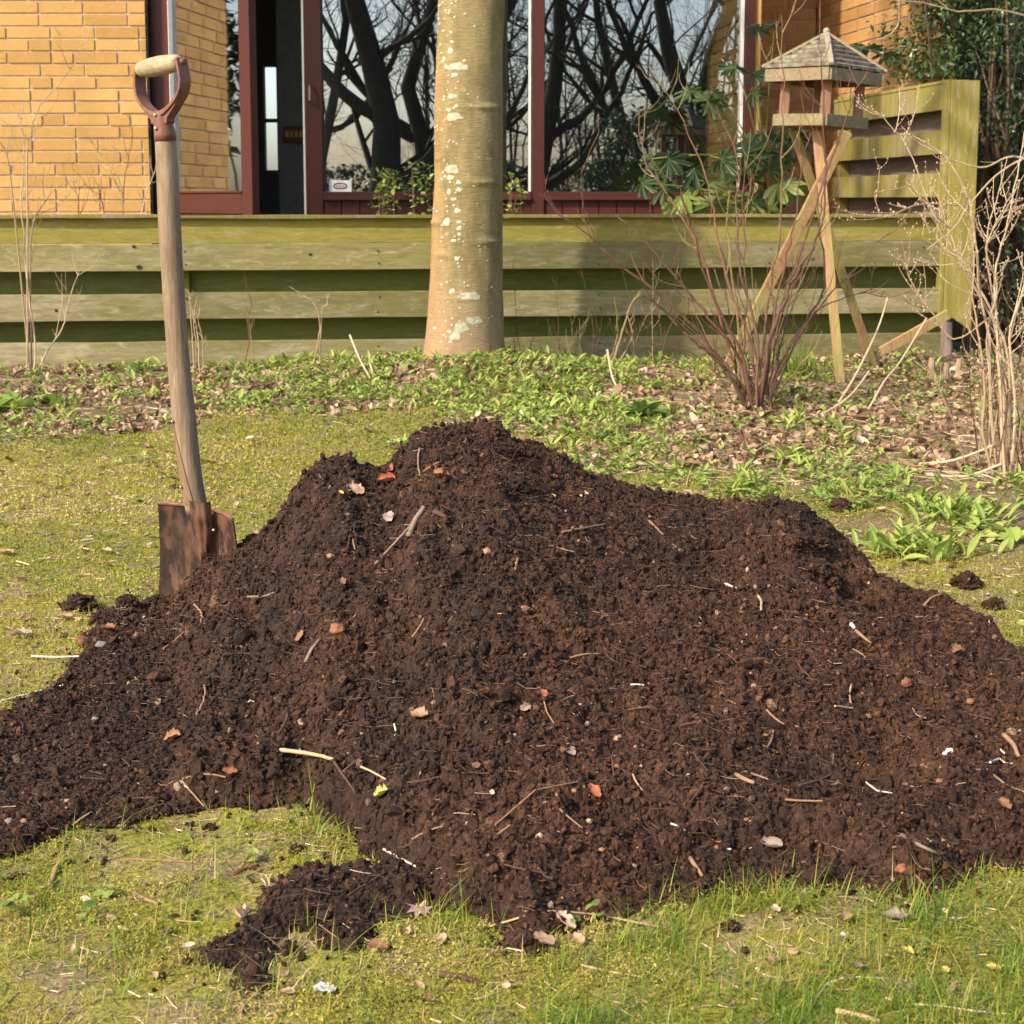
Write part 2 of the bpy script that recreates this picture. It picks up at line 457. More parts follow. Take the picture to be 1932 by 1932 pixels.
M_BT = wood_mat('bird table timber', (0.27, 0.135, 0.090), (0.22, 0.19, 0.08), 0.10, 0.2, axis=2, gs=3)
M_BTL = wood_mat('bird table legs', (0.34, 0.17, 0.10), (0.33, 0.27, 0.09), 0.40, 0.35, axis=2, gs=2)
M_BTF = wood_mat('bird table fascia', (0.24, 0.165, 0.105), (0.20, 0.175, 0.085), 0.3, 0.3, axis=0)
M_ASH = wood_mat('spade shaft wood', (0.30, 0.225, 0.15), (0.23, 0.15, 0.095), 0.40, 0.3, axis=2, blotch=9, gs=4, dark=.42)
M_GRIP = wood_mat('spade grip wood', (0.42, 0.33, 0.21), (0.33, 0.25, 0.15), 0.3, 0.55, axis=0, gs=4, dark=.4)

def brick_mat(name, cols):
    m, nt, b = new_mat(name)
    c = ramp(nt, attr(nt), [(i/(len(cols)-1), k) for i, k in enumerate(cols)])
    n = nz(nt, 60, 6, 0.7, stretch=(1, 1, 3))
    c = mixc(nt, 1.0, c, ramp(nt, n, [(0.3, (0.78,)*3), (0.7, (1.15,)*3)]), 'MULTIPLY')
    n2 = nz(nt, 4, 4, 0.6)
    c = mixc(nt, 1.0, c, ramp(nt, n2, [(0.3, (0.85, 0.82, 0.78)), (0.7, (1.08,)*3)]), 'MULTIPLY')
    nt.links.new(c, b.inputs['Base Color']); setin(b, Roughness=0.85)
    b.inputs['Specular IOR Level'].default_value = 0.2
    bump(nt, b, n, 0.004, 0.8)
    return m
M_BRICK = brick_mat('yellow brick', [(0.44, 0.250, 0.078), (0.50, 0.295, 0.098), (0.56, 0.34, 0.125), (0.47, 0.265, 0.083)])
M_BRICKO = brick_mat('orange yellow brick', [(0.44, 0.235, 0.08), (0.50, 0.28, 0.105), (0.55, 0.32, 0.13), (0.38, 0.20, 0.075)])
M_MORTAR = plain('mortar', (0.50, 0.36, 0.24), 0.9, 0.25, 60, 0.003)
M_RED = rnd_mat('oxblood paint', [(0, (0.050, 0.0125, 0.009)), (1, (0.075, 0.0185, 0.013))], 0.45, 0.25, 20, 0.0006, 60, stretch=(12, 12, 1))
M_WHITE = plain('white strip', (0.62, 0.60, 0.57), 0.5, 0.1)
M_DARK = plain('dark nails and reveal shade', (0.020, 0.016, 0.012), 0.7)
M_ROOM = plain('room wall', (0.16, 0.155, 0.14), 0.9)
M_PAVE = plain('paving', (0.28, 0.26, 0.23), 0.9, 0.25, 12, 0.003)
def glass_mat():
    m, nt, b = new_mat('window glass')
    nt.nodes.remove(b)
    t = nt.nodes.new('ShaderNodeBsdfTransparent'); t.inputs[0].default_value = (0.86, 0.90, 0.88, 1)
    g = nt.nodes.new('ShaderNodeBsdfGlossy'); g.inputs['Roughness'].default_value = 0.0; g.inputs[0].default_value = (0.95, 0.96, 1, 1)
    mx = nt.nodes.new('ShaderNodeMixShader'); mx.inputs[0].default_value = 0.28
    n = nz(nt, 1.1, 2, 0.5)
    bp = nt.nodes.new('ShaderNodeBump'); bp.inputs['Distance'].default_value = 0.002; bp.inputs['Strength'].default_value = 0.06
    nt.links.new(n, bp.inputs['Height']); nt.links.new(bp.outputs[0], g.inputs['Normal'])
    nt.links.new(t.outputs[0], mx.inputs[1]); nt.links.new(g.outputs[0], mx.inputs[2])
    nt.links.new(mx.outputs[0], nt.nodes['Material Output'].inputs['Surface'])
    return m
M_GLASS = glass_mat()

# ================================================================== THE SETTING
def axis_pts(lo, hi, step, far):
    a = list(np.arange(lo, hi+1e-6, step)); out = []; d = step
    x = hi
    while x < far: d *= 1.35; x += d; out.append(x)
    pre = []; d = step; x = lo
    while x > -far: d *= 1.35; x -= d; pre.append(x)
    return np.array(pre[::-1]+a+out)
BORD = [(-400,835),(0,815),(200,822),(400,798),(600,790),(800,800),(1000,850),(1100,880),(1300,905),(1500,965),(1700,1010),(1932,1030),(2300,1060)]
_bpx = np.linspace(-400, 2300, 400)
_bY = np.array([gY(p, q) for p, q in zip(_bpx, np.interp(_bpx, [b[0] for b in BORD], [b[1] for b in BORD]))])
_bu = np.array([upx(p, 900) for p in _bpx])
def border(x, y):
    """0 on the lawn, 1 in the planted border"""
    yb = np.interp(x/np.maximum(y, .3), _bu, _bY)
    return sstep(y-yb+0.45*fbm(x*3, y*3, 71, 4), -0.42, 0.42)
xs = axis_pts(-3.4, 3.6, 0.03, 400); ys = axis_pts(0.4, 8.8, 0.03, 400)
GX, GYY = np.meshgrid(xs, ys)
fade = (1-sstep(np.abs(GX), 6, 14))*(1-sstep(np.abs(GYY-4), 8, 16))
GZ = gh(GX, GYY)*fade
GZ = np.where(GYY > fenceY(GX)+0.02, -0.06, GZ)
nx, ny = len(xs), len(ys)
I = np.arange(nx*ny).reshape(ny, nx)
F = np.stack([I[:-1, :-1], I[:-1, 1:], I[1:, 1:], I[1:, :-1]], -1).reshape(-1, 4)
mb = MB(); mb.add(np.stack([GX, GYY, GZ], -1).reshape(-1, 3), F, (border(GX, GYY)*fade).reshape(-1))
tag(mb.build('lawn_ground', M_GROUND, smooth=True), kind='structure')
mb = MB(); mb.span(-6, 1.9, 7.55, 8.5, -0.058, -0.045); tag(mb.build('terrace', M_PAVE), kind='structure')

# ------------------------------------------------------------------ house
YW = 8.565
house = empty('brick_house', (0, 9.5, 0), 'yellow brick house with dark red window frames behind the low green fence', 'house')
def brick_wall(name, p0, p1, z0, z1, mat, holes=(), thick=0.22, off=0.0, tint=None):
    """real bricks on a mortar core; the visible face is to the right-hand side of p0 -> p1 rotated towards the viewer"""
    p0 = Vector((p0[0], p0[1], 0)); p1 = Vector((p1[0], p1[1], 0))
    d = (p1-p0); L = d.length; d.normalize(); n = Vector((d.y, -d.x, 0))
    mb = MB()
    RH, BW, MT = 0.0667, 0.240, 0.011
    c = (p0+p1)/2-n*(thick/2+0.009); rot = np.array([[d.x, -n.x, 0], [d.y, -n.y, 0], [0, 0, 1]])
    mb.box((c.x, c.y, (z0+z1)/2), (L/2, thick/2, (z1-z0)/2), rot, 0.5, 1)
    rows = int((z1-z0)/RH)
    for r in range(rows):
        u = -BW*((0.5 if r % 2 else 0.0)+random.choice([0, 0, .25, 0.0]))+off
        while u < L:
            w = BW if random.random() > 0.12 else BW/2
            a = max(u+MT/2, 0.0); b = min(u+w-MT/2, L)
            u += w
            if b-a < 0.008: continue
            zb = z0+r*RH+MT/2; zt = zb+RH-MT
            j = random.uniform(-0.002, 0.002)
            cc = p0+d*((a+b)/2)+n*(-0.0085+j)
            mb.box((cc.x, cc.y, (zb+zt)/2+random.uniform(-.0008, .0008)), ((b-a)/2, 0.006, (zt-zb)/2), rot, random.random(), 0)
    return mb.build(name, [mat, M_MORTAR], house, bevel=0)
xL = at(281, 300, 8.5).x
brick_wall('wall', (-2.98, 8.5), (xL, 8.5), -0.06, 2.75, M_BRICK)
mb = MB(); mb.span(xL, xL+0.012, 8.51, 8.72, -0.06, 2.75); mb.build('shaded_reveal', M_DARK, house)  # dark sheet on the wall's reveal; its shade is in the colour
xr0 = at(1424, 300, 9.4).x; xr1 = at(1533, 300, 9.4).x
brick_wall('wall', (at(1424, 300, YW).x-0.0, 9.4), (xr1, 9.4), -0.06, 2.75, M_BRICKO)
wing_end = (xr1+0.16*1.35, 8.05)
brick_wall('wall', (xr1, 9.4-0.0), wing_end, -0.06, 2.75, M_BRICKO)
brick_wall('wall', (wing_end[0]+.002, wing_end[1]-.012), (wing_end[0]+.24, wing_end[1]-.012), -0.06, 2.75, M_BRICKO, thick=.02)
# interior brick pier seen through the right pane
xi = at(1402, 300, YW).x
brick_wall('interior_wall', (xi-0.10, 9.46), (xi, 8.72), 0.0, 2.5, M_BRICKO, thick=0.03)
# room shell
mb = MB()
mb.span(-2.9, 3.0, 12.5, 12.6, -0.06, 0.98)
mb.span(-2.9, 3.0, 12.5, 12.6, 1.80, 2.75)
xw0 = at(498, 200, 12.5).x; xw1 = at(522, 200, 12.5).x
mb.span(-2.9, xw0, 12.5, 12.6, 0.98, 1.80)
mb.span(xw1, 3.0, 12.5, 12.6, 0.98, 1.80)
mb.span(xw0, xw1, 12.52, 12.56, 1.36, 1.39)
mb.span(-3.0, -2.9, 8.75, 12.6, -0.06, 2.75)
mb.span(3.0, 3.1, 9.5, 12.6, -0.06, 2.75)
mb.build('room_wall', M_ROOM, house)
mb = MB(); mb.span(-2.9, 3.0, 8.75, 12.5, -0.05, 0.02); mb.build('floor', plain('wood floor', (0.12, 0.08, 0.05), 0.5), house)
mb = MB(); mb.span(-3.05, 3.3, 8.45, 12.8, 2.76, 2.95)
mb.build('roof', plain('roof felt', (0.05, 0.05, 0.05), 0.9), house)
xp0 = at(524, 200, 10.2).x; xp1 = at(640, 200, 10.2).x
mb = MB(); mb.span(xp0, xp1, 10.2, 10.3, 0.02, 2.75); mb.build('partition_wall', M_ROOM, house)
pic = MB()
a = at(535, 268, 10.19); b = at(576, 238, 10.19)
pic.span(a.x, b.x, 10.172, 10.19, a.z, b.z, 0.5, 0)
for i in range(4):
    w = (b.x-a.x)/5.5
    pic.span(a.x+w*(0.6+i*1.15), a.x+w*(1.4+i*1.15), 10.166, 10.171, a.z+0.03, b.z-0.03, random.random(), 1)
tag(pic.build('wall_picture', [plain('picture frame', (0.10, 0.03, 0.02)), plain('picture yellow', (0.45, 0.25, 0.04))]), 'small dark red and yellow picture on the grey wall inside the open door', 'picture')

def frame_z(py): return zat(966, py, YW)
ZS = frame_z(362); ZTOP = 2.60
X = lambda px, Y=YW: at(px, 300, Y).x
# window wall: each window is a part, its panes sub-parts
def part_mb(): return MB()
fr = MB()
fr.span(X(286), X(321), YW, YW+0.09, 0.0, ZTOP)                # left jamb
fr.span(X(577), X(609), YW-0.01, YW+0.08, 0.0, ZTOP)           # jamb right of the opening
fr.span(X(321)+.002, X(1420), YW, YW+0.10, ZTOP, 2.755); fr.span(X(609)+.001, X(1003)-.001, YW+0.01, YW+0.07, 2.53, ZTOP-.002); fr.span(X(1027)+.001, X(1401)-.001, YW+0.01, YW+0.07, 2.53, ZTOP-.002)
dj = fr.build('door_frame', M_RED, house, bevel=0.003)
hd = MB(); hx = X(588)
hd.tube([(hx, YW-0.02, frame_z(194)), (hx, YW-0.045, frame_z(190)), (hx, YW-0.045, frame_z(164)), (hx, YW-0.02, frame_z(160))], 0.006, 6)
hd.build('handle', plain('grey handle', (0.3, 0.28, 0.26), 0.35, metal=0.8), dj)
st = MB(); st.span(X(573), X(576.5), YW-0.005, YW+0.06, 0.0, ZTOP); st.build('seal_strip', M_WHITE, dj)
def window(px0, px1, white_px):
    w = MB()
    w.span(X(px0), X(px1), YW-0.02, YW+0.08, ZS-0.030, ZS)                 # sill
    w.span(X(px0), X(px1), YW-0.035, YW+0.05, ZS-0.045, ZS-0.029)
    wf = w.build('window_frame', M_RED, house, bevel=0.002)
    g = MB(); g.box(((X(px0)+X(px1))/2, YW+0.045, (ZS+2.53)/2), ((X(px1)-X(px0))/2-.001, 0.002, (2.53-ZS)/2-.001)); g.build('pane', M_GLASS, wf)
    s_ = MB(); s_.span(X(white_px), X(white_px+4.5), YW-0.004, YW+0.04, ZS+0.002, 2.53); s_.build('seal_strip', M_WHITE, wf)
    p = MB(); x = X(px0)
    while x < X(px1)-0.02:
        x2 = min(x+0.098, X(px1)); p.span(x+0.002, x2-0.002, YW, YW+0.03, 0.0, ZS-0.047, random.random()); x += 0.1
    p.span(X(px0), X(px1), YW+0.012, YW+0.06, 0.0, ZS-0.047, 0.0)
    p.build('panel', M_RED, wf)
    return wf
w1 = window(609.5, 1003, 997); w2 = window(1027.5, 1401, 1395)
mu = MB(); mu.span(X(1003)+.001, X(1027), YW-0.015, YW+0.08, 0.0, ZTOP); mu.span(X(1401)+.001, X(1420), YW-0.015, YW+0.08, 0, ZTOP); mu.build('mullion', M_RED, house, bevel=0.003)
mb = MB(); mb.span(X(1420)+.002, X(1424)+.02, YW, 9.38, -0.06, 2.75); mb.build('wall_return', M_BRICKO, house)
# door leaf standing open towards the viewer
hinge = Vector((at(323, 300, 8.46).x, 8.46, 0)); ang = R(49)
ld = Vector((math.cos(ang), -math.sin(ang), 0)); ln = Vector((-math.sin(ang), -math.cos(ang), 0))
lrot = np.array([[ld.x, -ln.x, 0], [ld.y, -ln.y, 0], [0, 0, 1]])
def lbox(m, u0, u1, z0, z1, t0=-0.022, t1=0.022, rnd=0.5, mi=0):
    c = hinge+ld*((u0+u1)/2)-ln*((t0+t1)/2)
    m.box((c.x, c.y, (z0+z1)/2), ((u1-u0)/2, (t1-t0)/2, (z1-z0)/2), lrot, rnd, mi)
LW = 0.86; zr = 0.775
df = MB(); lbox(df, 0.0, 0.05, 0.02, 2.55); lbox(df, LW-0.10, LW, 0.02, 2.55); lbox(df, .051, LW-.101, zr-0.105, zr); lbox(df, .051, LW-.101, 2.45, 2.55)
lbox(df, .045, LW-.095, zr+.001, zr+.012, -0.03, 0.0)
leaf = df.build('open_door', M_RED, house, bevel=0.003)
g = MB(); lbox(g, .051, LW-.101, zr+.001, 2.449, -0.003, 0.003); g.build('pane', M_GLASS, leaf)
p = MB(); u = .051
while u < LW-.12:
    lbox(p, u+.002, min(u+.083, LW-.101), 0.14, zr-.107, -0.012, 0.012, random.random()); u += .087
lbox(p, .051, LW-.101, 0.02, 0.139); p.build('door_panel', M_RED, leaf)
s_ = MB(); lbox(s_, .0505, .0555, zr+.02, 2.44, -0.026, 0.0); s_.build('seal_strip', M_WHITE, leaf)
# thing in the lower left corner of the pane: a small white card with an oval ring
ca = at(621, 361, YW+0.03); cb = at(663, 340, YW+0.03)
cd = MB(); cd.span(ca.x, cb.x, YW+0.028, YW+0.034, ZS+0.001, cb.z, .5, 0)
cxx = (ca.x+cb.x)/2; czz = (ZS+cb.z)/2; rw = 0.038; rh = 0.017
ring_o = []; ring_i = []
for k in range(32):
    a_ = 2*PI*k/32; ex = math.copysign(abs(math.cos(a_))**0.7, math.cos(a_)); ez = math.copysign(abs(math.sin(a_))**0.8, math.sin(a_))
    ring_o.append((cxx+rw*ex, YW+0.0265, czz+rh*ez)); ring_i.append((cxx+rw*.82*ex, YW+0.0265, czz+rh*.66*ez))
vv = ring_o+ring_i
cd.add(vv, [[k, (k+1) % 32, 32+(k+1) % 32, 32+k] for k in range(32)], .5, 1)
for k in range(3):
    cd.span(cxx-.024+k*.017, cxx-.024+k*.017+.013, YW+0.0255, YW+0.0262, czz-.006, czz+.006, .5, 2)
tag(cd.build('window_card', [plain('card white', (0.75, 0.74, 0.70)), plain('card ring', (0.06, 0.03, 0.06)), plain('card pink', (0.65, 0.30, 0.36))]), 'small white card with dark oval ring in the lower corner of the window', 'sign')

# ------------------------------------------------------------------ low garden fence
fn = empty('garden_fence', (0, 7.0, 0), 'low green hit-and-miss board fence running across behind the tree', 'fence')
def fboard(mb, x0, x1, z0, z1, off, th=0.021, rnd=None, mi=0):
    """board following the fence line, split into lengths at the posts"""
    cuts = [x0]+[c for c in (-3.2, -1.475, -0.2) if x0 < c < x1]+[x1]
    for a_, b_ in zip(cuts[:-1], cuts[1:]):
        ya = float(fenceY(a_))+off; yb = float(fenceY(b_))+off
        d = Vector((b_-a_, yb-ya, 0)).normalized()
        dz = random.uniform(-.003, .003); dr = random.uniform(-.003, .003)
        n = 14
        V = []; 
        for i in range(n+1):
            t = i/n; x = a_+.0015+(b_-a_-.003)*t; y = ya+(yb-ya)*t+0.002*math.sin(5*t+z0*40)
            e0 = 0.0035*mnoise.noise(Vector((x*2.5, z0*9, 0))); e1 = 0.0035*mnoise.noise(Vector((x*2.5, z1*9, 4)))
            zz0 = z0+dz+dr*t+e0; zz1 = z1+dz+dr*t+e1
            V += [(x, y-th/2, zz0), (x, y-th/2, zz1), (x, y+th/2, zz1), (x, y+th/2, zz0)]
        Fc = []
        for i in range(n):
            k = i*4
            for j in range(4):
                Fc.append([k+j, k+(j+1) % 4, k+4+(j+1) % 4, k+4+j])
        Fc.append([3, 2, 1, 0]); Fc.append([n*4, n*4+1, n*4+2, n*4+3])
        mb.add(V, Fc, rnd if rnd is not None else random.random(), mi)
XE = at(1781, 500, 7.28).x
mb = MB()
fboard(mb, -4.4, XE, 0.548, 0.660, 0.040, mi=0)                 # top board, behind
fboard(mb, -4.4, XE, 0.428, 0.546, 0.0, mi=1); fboard(mb, -4.4, XE, 0.215, 0.332, 0.0, mi=1); fboard(mb, -4.4, XE, 0.003, 0.119, 0.0, mi=1)
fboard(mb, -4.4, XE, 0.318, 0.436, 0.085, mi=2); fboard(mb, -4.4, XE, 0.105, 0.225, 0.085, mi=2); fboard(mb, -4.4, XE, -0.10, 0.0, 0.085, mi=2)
for xx in (-2.35, -1.505, -1.445, -0.6, -0.235, .40, 1.2, 1.93):
    for zz in (.455, .52, .242, .305, .03, .09):
        yy = float(fenceY(xx))-.0125; xj = xx+random.uniform(-.006, .006); zj = zz+random.uniform(-.006, .006)
        mb.box((xj, yy, zj), (.0035, .002, .0035), rotM(0., .7, 0.), .2, 3)
for xx, zz, rr0 in ((-1.64, .448, .010), (-1.66, .538, .007), (-.9, .50, .006), (.9, .27, .007), (1.4, .47, .006), (-2.0, .26, .008)):
    n_ = 10; yy = float(fenceY(xx))-.0118
    mb.add([(xx+rr0*1.3*math.cos(k*.628), yy, zz+rr0*math.sin(k*.628)) for k in range(n_)], [list(range(n_))], .2, 3)
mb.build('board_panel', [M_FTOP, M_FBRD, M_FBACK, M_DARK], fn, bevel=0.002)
mb = MB(); fboard(mb, -4.4, XE, 0.6605, 0.676, 0.030, th=0.060); mb.build('cap_rail', M_SIDE, fn, bevel=0.002)
for px_ in (-3.2, -1.475, -0.2):
    mb = MB(); y = float(fenceY(px_)); mb.span(px_-.035, px_+.035, y+.052, y+.073, -0.2, 0.655); mb.build('post', M_FBACK, fn)
# ------------------------------------------------------------------ side screen fence with its tall end post
sf = empty('screen_fence', (2.0, 7.8, 0), 'tall green slatted screen fence with wide end post beside the brick wing', 'fence')
PY = 7.30; PX0 = at(1781, 400, PY).x; PX1 = at(1834, 400, PY).x
sdv = Vector((-0.145, 1, 0)).normalized(); sbase = Vector((PX0+0.012, PY+0.02, 0)); sL = 1.50
snn = Vector((-sdv.y, sdv.x, 0))
srot = np.array([[sdv.x, snn.x, 0], [sdv.y, snn.y, 0], [0, 0, 1]])
def sbox(m, u0, u1, z0, z1, t0, t1, mi=0):
    c = sbase+sdv*((u0+u1)/2)+snn*((t0+t1)/2)
    m.box((c.x, c.y, (z0+z1)/2), ((u1-u0)/2, abs(t1-t0)/2, (z1-z0)/2), srot, random.random(), mi)
def zside(py, px=1775): return zat(px, py, PY)
mb = MB()
rows_front = [(157, 206), (244, 290), (326, 372)]
for a_, b_ in rows_front:
    sbox(mb, 0.0, sL, zside(b_), zside(a_), -0.004, 0.018, 0)
for a_, b_ in [(200, 250), (284, 330), (367, 415)]:
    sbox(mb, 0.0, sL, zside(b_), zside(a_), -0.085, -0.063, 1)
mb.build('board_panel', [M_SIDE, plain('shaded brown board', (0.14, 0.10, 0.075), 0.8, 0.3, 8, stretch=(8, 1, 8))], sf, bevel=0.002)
mb = MB(); sbox(mb, -0.02, sL, zside(156.5), zside(150), -0.09, 0.022); mb.build('cap_rail', M_SIDE, sf, bevel=0.002)
for u_ in (0.01, sL-.06):
    mb = MB(); sbox(mb, u_, u_+.06, -0.1, zside(158), -0.061, -0.006); mb.build('post', M_FPOST, sf, bevel=0.002)
mb = MB()
zt = zat(1800, 152, PY-0.04); zb = zat(1800, 600, PY-0.04)
V = []
yf = PY-0.055
for x, zl in ((PX0, zb+0.03), (PX1, zb-0.06)):
    V += [(x, yf, zl), (x, yf, zt), (x, yf+0.022, zt), (x, yf+0.022, zl)]
mb.add(V, [[0, 1, 2, 3], [7, 6, 5, 4], [0, 4, 5, 1], [1, 5, 6, 2], [2, 6, 7, 3], [3, 7, 4, 0]], .7)
mb.build('end_board', M_FPOST, sf, bevel=0.003)
mb = MB(); mb.span(PX0-.022, PX0-.001, PY-0.05, PY+0.02, zb-.02, zt-.004); mb.build('corner_board', M_FPOST, sf, bevel=0.002)
# slanting loose board and the round stake under the post
pl = MB(); a_ = at(1662, 664, 7.0); b_ = at(1790, 592, 7.05); pl.bar(a_, b_, 0.02, 0.045, rnd=.8)
tag(pl.build('loose_board', M_BTL, bevel=.002), 'loose narrow board slanting up to the foot of the green end post', 'board')
lg = MB(); a_ = at(1782, 712, 6.85); b_ = at(1786, 610, 6.95)
lg.tube([a_, (a_+b_)/2+Vector((.004, 0, 0)), b_], [.027, .026, .024], 10)
tag(lg.build('round_stake', plain('peeled log', (0.36, 0.24, 0.17), 0.6, 0.3, 20, .001)), 'round pale brown stake standing under the green end post', 'stake')
bt_lab = ['leftmost of the short cut log ends standing in the border below the end post', 'second of the short cut log ends below the end post', 'third cut log end, right of the round stake foot', 'rightmost of the short cut log ends by the shrub']
M_LOG = plain('cut log', (0.33, 0.22, 0.14), 0.8, 0.35, 30, .003)
for i, (px, py, w) in enumerate([(1652, 692, 14), (1757, 706, 14), (1785, 716, 12), (1808, 708, 12)]):
    Y = gY(px, py+8, 0.02); c = at(px, py+8, Y); r = w*.5*Y/FPX*2/2
    m = MB(); m.tube([c-Vector((0, 0, .05)), c+Vector((0, 0, .05)), c+Vector((.003, 0, 0.085))], [r*1.15, r, r*.92], 9)
    tag(m.build('log_edging', M_LOG), bt_lab[i], 'log', 'short cut logs edging the border')

# ------------------------------------------------------------------ tree
tr = empty('garden_tree', (TREE.x, TREE.y, 0), 'smooth barked tree trunk with white lichen spots standing before the low fence', 'tree')
def trunk_mat():
    m, nt, b = new_mat('lichened bark')
    n = nz(nt, 5, 6, 0.65, stretch=(2.2, 2.2, 1)); fine = nz(nt, 30, 6, 0.7, stretch=(0.8, 0.8, 6)); dirt = nz(nt, 14, 5, .7, stretch=(1, 1, .35))
    c = ramp(nt, n, [(0.25, (0.18, 0.138, 0.062)), (0.5, (0.265, 0.205, 0.092)), (0.75, (0.345, 0.27, 0.13))])
    c = mixc(nt, 1.0, c, ramp(nt, fine, [(0.3, (0.72,)*3), (0.7, (1.22,)*3)]), 'MULTIPLY')
    c = mixc(nt, 1.0, c, ramp(nt, dirt, [(0.3, (0.72, .75, .68)), (0.6, (1.08,)*3)]), 'MULTIPLY')
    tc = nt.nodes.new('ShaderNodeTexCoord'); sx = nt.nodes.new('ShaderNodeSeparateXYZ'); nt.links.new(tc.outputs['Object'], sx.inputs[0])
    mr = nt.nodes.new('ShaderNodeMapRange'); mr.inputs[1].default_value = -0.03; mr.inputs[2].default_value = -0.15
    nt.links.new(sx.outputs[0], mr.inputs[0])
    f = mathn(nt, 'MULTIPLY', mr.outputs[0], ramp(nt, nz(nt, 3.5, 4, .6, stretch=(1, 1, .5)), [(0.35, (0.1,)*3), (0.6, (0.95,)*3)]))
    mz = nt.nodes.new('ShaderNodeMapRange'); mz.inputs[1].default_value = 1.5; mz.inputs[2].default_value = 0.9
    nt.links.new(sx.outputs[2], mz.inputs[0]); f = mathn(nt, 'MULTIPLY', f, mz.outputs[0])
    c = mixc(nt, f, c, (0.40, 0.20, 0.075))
    mg = nt.nodes.new('ShaderNodeMapRange'); mg.inputs[1].default_value = 0.55; mg.inputs[2].default_value = 0.15
    nt.links.new(sx.outputs[2], mg.inputs[0])
    c = mixc(nt, mathn(nt, 'MULTIPLY', mg.outputs[0], 0.55), c, (0.36, 0.235, 0.145))
    vo = nt.nodes.new('ShaderNodeTexVoronoi'); vo.inputs['Scale'].default_value = 32; nt.links.new(tc.outputs['Object'], vo.inputs['Vector'])
    sel = ramp(nt, nz(nt, 6, 3, .6), [(0.52, (0,)*3), (0.6, (0.6,)*3)])
    sp_ = mathn(nt, 'MULTIPLY', ramp(nt, vo.outputs['Distance'], [(0.16, (1,)*3), (0.24, (0,)*3)]), sel)
    c = mixc(nt, sp_, c, (0.46, 0.42, 0.30))
    nt.links.new(c, b.inputs['Base Color']); setin(b, Roughness=0.8); b.inputs['Specular IOR Level'].default_value = 0.2
    bump(nt, b, mathn(nt, 'ADD', fine, n), 0.006, 0.8)
    return m
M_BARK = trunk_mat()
TL = [(-500, 836), (0, 827), (206, 819), (345, 819), (420, 814), (515, 811), (600, 806), (640, 802), (665, 798), (700, 787), (740, 768)]
TRR = [(-500, 950), (0, 953), (60, 950), (103, 948), (345, 948), (550, 948), (640, 951), (665, 953), (700, 963), (740, 980)]
TY = TREE.y
def trunk_c(py):
    l = np.interp(py, [a[0] for a in TL], [a[1] for a in TL]); r = np.interp(py, [a[0] for a in TRR], [a[1] for a in TRR])
    a_ = at(l, py, TY); b_ = at(r, py, TY)
    return (a_.x+b_.x)/2, a_.z, (b_.x-a_.x)/2
def trunk_pt(py, th, ex=0.0):
    x, z, r = trunk_c(py)
    k = 1+0.012*math.sin(3*th+z*2.0)+0.010*mnoise.noise(Vector((math.cos(th)*2, math.sin(th)*2, z*2.5)))+0.006*mnoise.noise(Vector((math.cos(th)*5, math.sin(th)*5, z*9)))
    # old branch scars: low horizontal ridges
    for (sp_y, sth, w, hgt) in ((205, -0.9, .5, .05), (345, -1.1, .6, .035), (455, -0.75, .5, .035), (480, -2.3, .3, .03), (420, -2.7, .3, .05), (300, -2.6, .25, .03), (560, -1.7, .35, .02)):
        k += 1.5*hgt*math.exp(-((py-sp_y)/5.5)**2)*math.exp(-((th-sth)/w)**2)
    rr = r*k+ex
    return (x+rr*math.cos(th), TY+rr*math.sin(th)*0.96, z)
mb = MB(); pys = list(np.arange(-500, -20, 30))+list(np.arange(-20, 745, 2.5)); ns = 72
V = [trunk_pt(py, -PI+2*PI*k/ns) for py in pys for k in range(ns)]
Fq = [[i*ns+k, i*ns+(k+1) % ns, (i+1)*ns+(k+1) % ns, (i+1)*ns+k] for i in range(len(pys)-1) for k in range(ns)]
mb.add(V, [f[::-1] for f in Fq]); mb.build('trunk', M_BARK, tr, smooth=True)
# lichen discs lying on the bark
lk = MB()
big = [(864, 131, 17, 7), (857, 223, 14, 7), (853, 185, 9, 4), (887, 554, 20, 7), (893, 600, 17, 8), (871, 613, 13, 8), (860, 627, 11, 8), (853, 320, 13, 8), (866, 345, 5, 4), (866, 358, 5, 4), (863, 397, 6, 4), (866, 418, 5, 3), (856, 452, 5, 3), (862, 485, 4, 4), (854, 545, 6, 4), (849, 620, 5, 3), (843, 130, 4, 4), (838, 115, 4, 4), (858, 146, 6, 4), (850, 100, 5, 5), (866, 430, 5, 3), (843, 417, 7, 7), (850, 335, 6, 5), (848, 362, 4, 5)]
rr_ = random.Random(5)
for i in range(210):
    t = rr_.random()
    py = -20+680*rr_.random()**1.15
    cx_ = np.interp(py, [0, 200, 400, 655], [838, 838, 850, 850]); px = rr_.gauss(cx_, 15 if i % 3 else 30)
    if i % 7 == 0: px = rr_.uniform(830, 930)
    s_ = rr_.uniform(0.7, 2.1)*(1.0 if rr_.random() < .85 else 1.5)
    big.append((px, py, s_*rr_.uniform(1, 1.4), s_))
